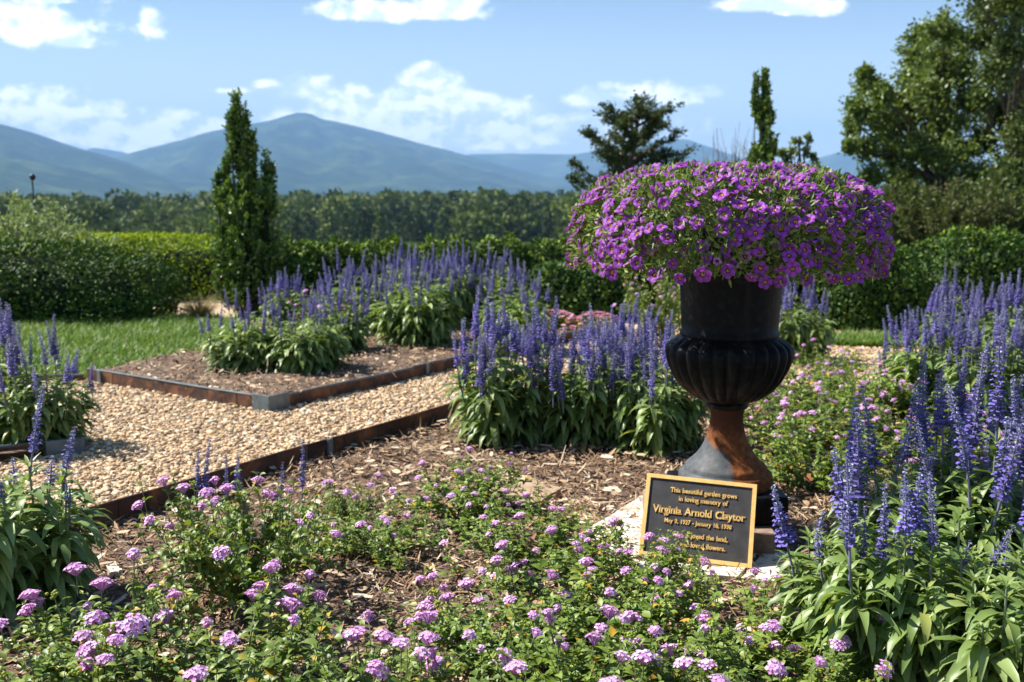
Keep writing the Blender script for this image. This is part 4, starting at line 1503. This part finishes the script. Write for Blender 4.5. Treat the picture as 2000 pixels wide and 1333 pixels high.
# ------------------------------------------------------------------ shrubs and hedges
def shrub_points(n, rx, ry, h, box_=.0, p=2.6, lump=.12, seed=0.0, top_only=False):
    """points just under the surface of a rounded block, with outward normals"""
    v = rng.normal(size=(n, 3))
    v[:, 2] = np.abs(v[:, 2]) * .9 + .0
    v /= np.linalg.norm(v, axis=1, keepdims=True)
    k = (np.abs(v[:, 0]) ** p + np.abs(v[:, 1]) ** p + np.abs(v[:, 2]) ** p) ** (-1 / p)
    lum = np.array([mnoise.noise(Vector((a * 3.1 + seed, b * 3.1, c * 3.1))) for a, b, c in v])
    dep = 1 + lump * lum - np.abs(rng.normal(0, .06, n))
    P = v * (k * dep)[:, None] * np.array([rx, ry, h])
    Nn = v / np.array([rx, ry, h])
    Nn /= np.linalg.norm(Nn, axis=1, keepdims=True)
    return P, Nn


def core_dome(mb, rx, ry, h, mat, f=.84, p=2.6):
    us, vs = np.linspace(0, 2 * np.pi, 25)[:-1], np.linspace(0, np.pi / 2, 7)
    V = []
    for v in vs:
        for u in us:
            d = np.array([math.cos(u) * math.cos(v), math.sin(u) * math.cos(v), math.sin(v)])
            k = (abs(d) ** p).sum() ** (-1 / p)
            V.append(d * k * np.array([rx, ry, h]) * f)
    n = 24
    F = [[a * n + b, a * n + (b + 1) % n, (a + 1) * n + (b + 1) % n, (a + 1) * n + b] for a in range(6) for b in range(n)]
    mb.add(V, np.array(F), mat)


def shrub(name, label, cat, pos, rx, ry, h, n, leaf, mats, p=2.6, lump=.14, group=None, up=.3, rotz=0.0, new=None):
    root = thing(name, label, cat, (pos[0], pos[1], 0), rotz, group)
    mb = MB()
    P, Nn = shrub_points(n, rx, ry, h, p=p, lump=lump, seed=pos[0] * 3.7)
    D = Nn * .25 + rng.normal(size=P.shape) * .7 + [0, 0, up]
    # leaf colour gets paler towards the top
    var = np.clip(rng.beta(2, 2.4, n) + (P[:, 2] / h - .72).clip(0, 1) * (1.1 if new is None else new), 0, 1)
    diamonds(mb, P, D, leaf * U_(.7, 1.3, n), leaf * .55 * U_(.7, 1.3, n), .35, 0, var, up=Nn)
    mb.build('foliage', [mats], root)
    mb = MB()
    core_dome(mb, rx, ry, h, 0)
    mb.build('inner_core', M['core'], root)  # solid near-black dome filling the shrub behind its leaves
    return root


HN = 'clipped hedges and boxwoods round the garden'
# near dark hedge on the left
q = gp(130, 636)
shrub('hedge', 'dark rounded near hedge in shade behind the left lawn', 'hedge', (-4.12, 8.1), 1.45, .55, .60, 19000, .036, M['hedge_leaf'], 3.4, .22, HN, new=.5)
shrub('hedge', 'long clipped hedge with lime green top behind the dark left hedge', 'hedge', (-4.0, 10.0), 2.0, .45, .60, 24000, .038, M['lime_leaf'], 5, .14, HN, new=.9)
BOX = [  # px, base py, half-width m, height m, label
    (572, 612, .30, .60, 'boxwood half hidden behind the columnar holly on its right'),
    (650, 606, .33, .59, 'rounded boxwood in the back row, first one clear of the columnar holly'),
    (752, 604, .33, .585, 'rounded boxwood in the back row above the left blue salvias'),
    (868, 604, .33, .60, 'rounded boxwood in the back row with pale tips above the tallest salvias'),
    (978, 604, .33, .60, 'rounded boxwood in the back row right of the tallest salvias'),
    (1082, 604, .34, .575, 'rounded boxwood in the back row left of the purple flower mound'),
    (1195, 606, .36, .57, 'rounded boxwood in the back row under the purple flower mound'),
    (1330, 606, .36, .56, 'boxwood in the back row hidden behind the urn'),
]
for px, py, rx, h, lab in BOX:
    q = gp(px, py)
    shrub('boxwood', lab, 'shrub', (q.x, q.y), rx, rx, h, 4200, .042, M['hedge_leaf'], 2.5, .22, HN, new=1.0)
q = gp(1120, 612)
shrub('boxwood', 'larger dark boxwood behind the pink flower patch', 'shrub', (q.x, q.y - .3), .50, .38, .45, 5000, .044, M['hedge_leaf'], 2.5, .2, HN, new=.5)
q = gp(1725, 650)
shrub('boxwood', 'tall dark boxwood right of the purple flowers before the lawn strip', 'shrub', (q.x - .05, q.y + .45), .44, .45, .66, 7000, .040, M['hedge_leaf'], 3, .18, HN, new=.7)
q = gp(1915, 640)
shrub('boxwood', 'broad dark boxwood behind the right salvias', 'shrub', (q.x + .1, q.y + .4), .52, .5, .71, 9000, .040, M['hedge_leaf'], 3, .16, HN, new=.7)
shrub('boxwood', 'dark boxwood just beyond the right picture edge, left half in view', 'shrub', (4.75, 7.6), .55, .5, .70, 7000, .040, M['hedge_leaf'], 3, .16, HN, new=.6)
shrub('boxwood', 'dark low boxwood filling the gap behind the urn and the right boxwood', 'shrub', (2.05, 7.95), .42, .4, .62, 5000, .042, M['hedge_leaf'], 3, .16, HN, new=.7)


def loose_shrub(name, label, cat, pos, rx, h, nst, nl, leaf, wid, mat, stem=True, group=None, droop=.0, z0=0.0):
    """many thin shoots with narrow leaves"""
    root = thing(name, label, cat, (pos[0], pos[1], z0), 0, group)
    mbf, mbs = MB(), MB()
    for s in range(nst):
        a, q = random.uniform(0, 6.28), math.sqrt(random.random())
        base = np.array([math.cos(a) * q * rx * .3, math.sin(a) * q * rx * .3, 0])
        hh = h * random.uniform(.72, 1.05) * (1 - .3 * q * q)
        top = np.array([math.cos(a) * q * rx, math.sin(a) * q * rx, hh])
        f = np.linspace(0, 1, 6)[:, None]
        path = base * (1 - f) + top * f + np.array([0, 0, .12 * h]) * np.sin(f * 3.14) + rng.normal(0, .015 * rx, (6, 3)) * f
        tube(mbs, path, np.linspace(.006, .002, 6) * max(1, h), 4, 0, .5, False)
        ff = U_(.15, 1, nl)
        P = np.stack([np.interp(ff, f[:, 0], path[:, c]) for c in range(3)], 1) + rng.normal(0, .02 * rx + .005, (nl, 3))
        D = rng.normal(size=(nl, 3)) + (top - base) / h * .8 + [0, 0, .2 - droop]
        diamonds(mbf, P, D, leaf * U_(.7, 1.3, nl), wid * U_(.7, 1.3, nl), .3, 0)
    mbf.build('foliage', mat, root)
    mbs.build('stems', M['bark'], root)
    return root


loose_shrub('willow_shrub', 'loose pale grey-green shrub behind the hedge at the left edge', 'shrub', (-4.30, 8.85), .62, 1.0, 90, 90, .06, .017, M['willow_leaf'])
loose_shrub('low_shrub', 'small pale leafy tuft poking out above the left hedge by the thin pole', 'shrub', (-3.75, 9.3), .22, .70, 18, 50, .05, .013, M['willow_leaf'])
loose_shrub('russet_shrub', 'wide russet and olive shrub behind the right boxwoods', 'shrub', at(1840, 430, 13.5)[:2], 1.0, 1.22, 110, 120, .07, .03, M['russet_leaf'])
loose_shrub('russet_shrub', 'smaller olive shrub left of the wide russet shrub on the right', 'shrub', at(1745, 430, 14.5)[:2], .65, 1.18, 70, 110, .07, .03, M['russet_leaf'])
loose_shrub('olive_shrub', 'tall olive shrub at the foot of the right tree, by the picture edge', 'shrub', at(1960, 430, 14.0)[:2], .8, 1.35, 90, 120, .07, .032, M['dark_tree_leaf'])


def column_shrub(label, pos, plumes, leaf, mat, z0=0.0):
    """upright holly made of tapering plumes: (dx, dy, base z, top z, radius)"""
    root = thing('columnar_holly', label, 'shrub', (pos[0], pos[1], z0), 0, 'columnar hollies')
    mb, mbs, mbc = MB(), MB(), MB()
    for dx, dy, za, zb, rad in plumes:
        H = zb - za
        pr = lambda f: np.sin(np.clip(np.asarray(f, float) * .9 + .13, 0, 1) * math.pi) ** .42
        q = np.linspace(0, 1, 8)
        tube(mbs, np.stack([dx * (.4 + .6 * np.minimum(1, q * 2)), dy * (.4 + .6 * np.minimum(1, q * 2)), zb * q * .98], 1), np.linspace(.014, .003, 8), 6)
        ns = int(12 + 430 * rad * H)
        for _ in range(ns):          # short side shoots, each set with leaves all along
            f = random.random() ** .9
            a = random.uniform(0, 6.28)
            r1 = rad * float(pr(f)) * random.uniform(.55, 1.12)
            ln = random.uniform(.07, .24) * (1 if rad > .06 else .7)
            tip = np.array([dx + math.cos(a) * r1, dy + math.sin(a) * r1, min(za + H * f + ln * .6, zb + .03)])
            p0 = tip - np.array([math.cos(a) * ln * .33, math.sin(a) * ln * .33, ln * .95])
            n = 34
            g = U_(0, 1, n)[:, None]
            P = p0 * (1 - g) + tip * g + rng.normal(0, .010, (n, 3))
            D = rng.normal(size=(n, 3)) * .75 + (tip - p0) / ln * .8
            diamonds(mb, P, D, leaf * U_(.7, 1.25, n), leaf * .52 * U_(.8, 1.2, n), .4, 0, np.clip(rng.beta(2, 2.6, n) + .55 * (g[:, 0] - .5), 0, 1))  # leaf colour lightens towards shoot tips, painting in sunlit leaves
        qq = np.linspace(.05, .72, 7)
        tube(mbc, np.stack([np.full(7, dx), np.full(7, dy), za + H * qq], 1), rad * pr(qq) * .34, 8)
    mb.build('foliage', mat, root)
    mbs.build('stems', M['bark'], root)
    mbc.build('inner_core', M['core'], root)  # solid near-black cores inside the plumes
    return root


hx, hy = at(482, 400, 8.3)[:2]
column_shrub('bushy columnar holly with several pointed shoots on the left of the garden', (hx, hy),
             [(0, 0, .05, 1.12, .24), (-.03, .0, .85, 1.30, .10), (-.045, .02, 1.08, 1.68, .125), (-.055, .0, 1.4, 1.77, .04), (.015, .02, 1.35, 1.68, .03), (-.10, .0, 1.3, 1.62, .025), (.165, -.02, .8, 1.33, .055), (.20, .02, .8, 1.20, .04), (-.165, .03, .8, 1.27, .035), (-.22, 0, .8, 1.14, .04),
              (.14, -.05, .1, 1.05, .15), (-.15, -.05, .1, 1.05, .15), (.0, -.14, .1, .9, .16), (.07, .0, 1.0, 1.45, .05), (-.2, -.02, .15, .62, .08)], .035, M['holly_leaf'])
hx, hy = at(1490, 300, 10.5)[:2]
column_shrub('slim columnar holly rising behind the purple flower mound', (hx, hy),
             [(0, 0, .05, 1.45, .18), (0, 0, .9, 1.95, .135), (.0, .02, 1.5, 2.2, .06), (.08, 0, .5, 1.5, .09), (-.08, .02, .5, 1.42, .09), (-.09, .01, 1.8, 2.17, .02), (-.2, .0, .2, 1.25, .10)], .046, M['holly_leaf'])

# dry ornamental grass tuft
q = gp(392, 628)
root = thing('ornamental_grass', 'dry brown tuft of ornamental grass beside the columnar holly', 'grass', (q.x, q.y, 0))
mb = MB()
N = 500
a = U_(0, 6.28, N)
leaves(mb, np.stack([np.cos(a) * .03, np.sin(a) * .03, np.zeros(N)], 1), a, U_(.9, 1.45, N), U_(-.2, .9, N), U_(.16, .30, N), .004, .1, None, 4, lambda t: np.array([1, .9, .8, .5, .1]))
mb.build('blades', M['dry_grass'], root)

# thin garden pole with a round top
q = at(68, 420, 12.0)
root = thing('garden_pole', 'thin dark pole with a round ball top beyond the left hedge', 'pole', (q.x, q.y, 0))
mb = MB()
topz = at(66, 352, 12.0).z
tube(mb, [(.02, 0, 0), (.01, 0, topz * .5), (-.005, 0, topz)], .009, 8)
mb.build('pole', plain('dark_metal', (.03, .03, .03), .6), root)
mb = MB()
lathe(mb, [(.002, topz - .005), (.022, topz + .003), (.034, topz + .022), (.036, topz + .036), (.030, topz + .054), (.016, topz + .066), (.002, topz + .070)], 16)
mb.build('ball', plain('dark_ball', (.02, .02, .02), .5), root)

# ------------------------------------------------------------------ trees beyond the garden
def limb(mb, a, b, r0, r1, n=7, wob=.06):
    a, b = np.array(a, float), np.array(b, float)
    q = np.linspace(0, 1, n)[:, None]
    L = np.linalg.norm(b - a)
    off = rng.normal(0, wob * L * .3, (n, 3)) * np.sin(q * 3.14)
    tube(mb, a * (1 - q) + b * q + off, np.linspace(r0, r1, n), 7)


def tree(name, label, cat, base, clumps, Y, leaf, per, mat, trunk_r, trunk_top, spread=.5, z0=None, flat=1.0, group=None):
    """clumps: (px, py, radius px, depth offset m); the crown's leaf clumps hang on limbs from the trunk"""
    base = Vector(base)
    root = thing(name, label, cat, tuple(base), 0, group)
    mbt, mbl = MB(), MB()
    tt = np.array(trunk_top) - np.array(base)
    limb(mbt, (0, 0, -.3), tt, trunk_r, trunk_r * .35, 9, .05)
    for px, py, rp, dy in clumps:
        c = np.array(at(px, py, Y + dy)) - np.array(base)
        rad = rp / FPX * (Y + dy)
        f = np.clip((c[2] / max(tt[2], .1)) * random.uniform(.45, .75), .12, 1)
        limb(mbt, tt * f, c, trunk_r * .3 * (1 - .5 * f) + .01, .008, 6, .12)
        # sub-clumps so that the outline stays ragged
        ns = max(3, int(per / 32))
        sc_ = rng.normal(size=(ns, 3))
        sc_ = sc_ / np.linalg.norm(sc_, axis=1, keepdims=True) * (rng.uniform(.25, 1.0, (ns, 1))) * rad * np.array([1, spread * 1.6, flat])
        for s in sc_:
            n = int(per / ns)
            limb(mbt, c, c + s, .012, .004, 4, .1)
            P = c + s * U_(.1, 1.25, n)[:, None] + rng.normal(size=(n, 3)) * rad * .16
            D = rng.normal(size=(n, 3)) + s / rad * .6 + [0, 0, -.15]
            diamonds(mbl, P, D, leaf * U_(.6, 1.3, n), leaf * .68 * U_(.7, 1.3, n), .25, 0)
    mbl.build('crown', mat, root)
    mbt.build('trunk', M['bark'], root)
    return root


def ground_at(px, Y):
    x = (px - 1000) / FPX * Y
    return (x, Y, float(hgt(np.array(x), np.array(Y))))


BIG = [(1700, 165, 32, 0), (1678, 215, 30, .3), (1668, 245, 22, -.2), (1715, 225, 38, .2), (1735, 260, 42, 0), (1690, 290, 26, .2), (1745, 305, 42, -.3), (1700, 345, 26, 0), (1760, 350, 44, .3), (1790, 290, 50, 0),
       (1800, 70, 34, .2), (1842, 58, 34, -.2), (1790, 115, 36, 0), (1830, 120, 50, .3), (1780, 160, 40, -.1), (1820, 185, 58, 0), (1790, 220, 50, .4), (1850, 240, 62, 0), (1830, 310, 60, .3), (1880, 130, 54, .5), (1890, 200, 58, 0),
       (1880, 300, 50, -.4), (1840, 360, 48, .2), (1790, 385, 40, 0), (1760, 205, 30, .2), (1725, 185, 26, -.2), (1872, 75, 40, .3), (1660, 285, 14, 0), (1900, 350, 44, .2), (1690, 140, 14, 0), (1740, 385, 30, .5)]
tree('broadleaf_tree', 'wide leafy tree on the right with ragged left branches against the sky', 'tree', ground_at(1850, 17), [c[:3] + (c[3] - (.9 if k % 2 else 0),) for k, c in enumerate(BIG)], 17, .068, 1500, M['tree_leaf'], .22, at(1835, 90, 17), .6)
BIG2 = [(1930, 20, 50, 0), (1975, 10, 55, .5), (1925, 75, 46, .3), (1970, 90, 60, 0), (2000, 160, 60, .4), (1945, 150, 48, 0), (1950, 225, 44, .4), (2000, 250, 60, 0), (1925, 275, 30, .5), (1985, 335, 60, 0), (1930, 360, 50, .2), (1960, 410, 54, -.3), (2000, 440, 50, 0),
        (1905, -30, 50, 0), (1970, -70, 80, 0), (2060, 20, 80, .5), (2060, 160, 80, 0), (2070, 320, 80, .4), (1900, 410, 34, .3), (2040, -120, 90, 0), (1920, 190, 24, 0)]
tree('broadleaf_tree', 'taller darker tree cut off by the right and top picture edges', 'tree', ground_at(1985, 15.5), [c[:3] + (c[3] - (1.0 if k % 2 else 0),) for k, c in enumerate(BIG2)], 15.5, .068, 1600, M['dark_tree_leaf'], .14, at(1990, -60, 15.5), .6)
PINE = [(1250, 215, 20, 0), (1225, 235, 24, .1), (1200, 225, 18, 0), (1265, 240, 24, -.1), (1300, 222, 13, 0), (1290, 250, 22, .2), (1240, 262, 32, 0), (1210, 255, 24, .1), (1280, 275, 30, 0), (1310, 270, 16, .1), (1250, 295, 32, -.1), (1225, 310, 22, .1),
        (1190, 300, 16, 0), (1180, 320, 20, .2), (1205, 345, 30, 0), (1160, 335, 14, 0), (1130, 330, 11, .1), (1142, 265, 10, 0), (1160, 272, 8, 0), (1300, 300, 24, .2), (1325, 300, 14, 0), (1270, 325, 36, 0), (1235, 350, 36, .1), (1180, 360, 26, 0), (1310, 330, 22, 0)]
def branchy_tree(name, label, cat, base, trunk, tips, Y, leaf, mat, per=150, trunk_r=.08):
    """open crown: limbs leave the trunk and carry short leafy twigs on their outer part"""
    base = Vector(base)
    root = thing(name, label, cat, tuple(base), 0)
    mbt, mbl = MB(), MB()
    tp = np.array([np.array(at(px, py, Y)) - np.array(base) for px, py in trunk])
    tp[0, 2] = -.2
    tube(mbt, tp, np.linspace(trunk_r, trunk_r * .25, len(tp)), 8)
    for px, py in tips:
        c = np.array(at(px, py, Y + random.uniform(-.7, .7))) - np.array(base)
        zt = max(c[2] - random.uniform(.25, .55) * math.hypot(c[0] - np.interp(c[2], tp[:, 2], tp[:, 0]), .3) - .1, tp[1, 2] * .6)
        p0 = np.array([np.interp(zt, tp[:, 2], tp[:, k]) for k in range(2)] + [min(zt, tp[-1, 2] * .97)])
        limb(mbt, p0, c, trunk_r * .3, .006, 6, .1)
        L = np.linalg.norm(c - p0)
        for _ in range(15):
            f = random.uniform(.25, 1.0)
            q0 = p0 * (1 - f) + c * f
            d = (c - p0) / L + rng.normal(0, .55, 3) + [0, 0, .15]
            d /= np.linalg.norm(d)
            ln = random.uniform(.10, .26) * (1.15 - .4 * f)
            tube(mbt, [q0, q0 + d * ln], .004, 4, 0, .5, False)
            n = int(per / 10)
            g = U_(.1, 1.05, n)[:, None]
            diamonds(mbl, q0 + d * [1, 1, .7] * ln * g + rng.normal(0, .028, (n, 3)), d + rng.normal(0, .6, (n, 3)), leaf * U_(.6, 1.2, n), leaf * .5 * U_(.7, 1.2, n), .3, 0)
    mbl.build('crown', mat, root)
    mbt.build('trunk', M['bark'], root)


PTIPS = [(1192, 213), (1245, 196), (1264, 205), (1306, 213), (1298, 240), (1322, 262), (1143, 258), (1166, 270), (1200, 262), (1119, 320), (1134, 342), (1122, 352), (1172, 298), (1340, 296), (1330, 312), (1222, 226), (1286, 232),
         (1208, 240), (1182, 222), (1252, 214), (1305, 322), (1272, 246), (1192, 330), (1230, 260), (1262, 270), (1285, 285), (1225, 290), (1250, 300), (1205, 310), (1180, 345), (1230, 330), (1270, 330), (1300, 300), (1215, 360), (1255, 355), (1165, 365), (1310, 345)]
branchy_tree('small_pine', 'small crooked dark pine behind the left of the purple flowers', 'tree', ground_at(1222, 16), [(1222, 480), (1216, 400), (1222, 340), (1240, 280), (1246, 225)], PTIPS, 16, .062, M['pine_leaf'], 260, .09)
THIN = [(1560, 275, 16, 0), (1545, 290, 18, .1), (1580, 270, 10, 0), (1572, 300, 16, 0), (1540, 315, 20, .1), (1590, 305, 10, 0), (1560, 330, 20, 0), (1525, 300, 12, 0), (1600, 330, 12, .2), (1615, 335, 8, 0), (1580, 345, 18, 0), (1530, 340, 18, 0)]
tree('thin_tree', 'thin airy young tree right of the slim columnar holly', 'tree', ground_at(1555, 15), THIN, 15, .07, 70, M['tree_leaf'], .04, at(1560, 280, 15), .7)
# bare twiggy shrub
b0 = Vector(ground_at(1425, 14))
root = thing('bare_shrub', 'leafless twiggy shrub left of the slim columnar holly', 'shrub', tuple(b0))
mb = MB()
for s in range(46):
    tip = np.array(at(random.uniform(1365, 1475), random.uniform(235, 335), 14 + random.uniform(-.3, .3))) - np.array(b0)
    limb(mb, (tip[0] * .25, 0, 0), tip, .009, .002, 7, .08)
    for _ in range(3):
        f = random.uniform(.5, .9)
        p0 = tip * f
        limb(mb, p0, p0 + np.array([random.uniform(-.14, .14), random.uniform(-.1, .1), random.uniform(.1, .3)]), .004, .0015, 4, .1)
mb.build('branches', M['twig'], root)
loose_shrub('lime_shrub', 'low lime green shrub at the foot of the slim columnar holly', 'shrub', at(1450, 360, 11.5)[:2], .4, 1.27, 40, 70, .045, .02, M['lime_leaf'])

# ------------------------------------------------------------------ the far wood in the valley, one mass
def wood(name, spots, mat):
    mb = MB()
    for x, y, h, w, pine, n in spots:
        z0 = float(hgt(np.array(x), np.array(y)))
        v = rng.normal(size=(n, 3))
        v /= np.linalg.norm(v, axis=1, keepdims=True)
        v[:, 1] = -np.abs(v[:, 1]) * np.where(rng.uniform(0, 1, n) < .8, 1, -1)
        f = (v[:, 2] * .5 + .5)
        wid = (1.25 - f) * 1.0 if pine else np.ones(n)
        lum = 1 + .28 * np.sin(v[:, 0] * 7 + x) * np.cos(v[:, 2] * 8 + y)
        P = np.stack([x + v[:, 0] * w * wid * lum, y + v[:, 1] * w * wid * lum, z0 + h * (.12 + .88 * f) * (1 if pine else 1)], 1)
        D = v * .6 + rng.normal(size=(n, 3)) * .8
        s = w * (.26 if n > 200 else .42)
        var = np.clip(rng.beta(2, 2, n) * .4 + (x * 12.9898 % 1) * .62 + (-.28 if pine else .03), 0, 1)
        diamonds(mb, P, D, s * U_(.7, 1.3, n), s * .8 * U_(.7, 1.3, n), .2, 0, var, up=v * 1.2)
    return tag(mb.build(name, mat), kind='stuff')


spots = []
for k in range(300):     # front rows: rounded broadleaf trees on the left, darker pines further right
    y = random.uniform(205, 300)
    u = random.uniform(-.62, .66)
    x = u * y
    grp = .5 + .5 * mnoise.noise(Vector((u * 9, y * .02, 3)))
    pine = u > -.22 and random.random() < .8
    h = (random.uniform(6.5, 10.5) if pine else random.uniform(8, 12.8)) * (.8 + .35 * grp)
    if -.40 < u < -.22:
        h *= .66
    spots.append((x, y, h, random.uniform(1.8, 3.0) if pine else random.uniform(3.2, 5.4), pine, 620 if not pine else 480))
for k in range(2300):    # the low hill behind
    y = random.uniform(310, 800)
    x = random.uniform(-.62, .66) * y
    spots.append((x, y, random.uniform(7, 15), random.uniform(2.8, 5.6), random.random() < .12, 170))
wood('far_forest', spots, M['far_leaf'])
print('objects', len(S.objects))
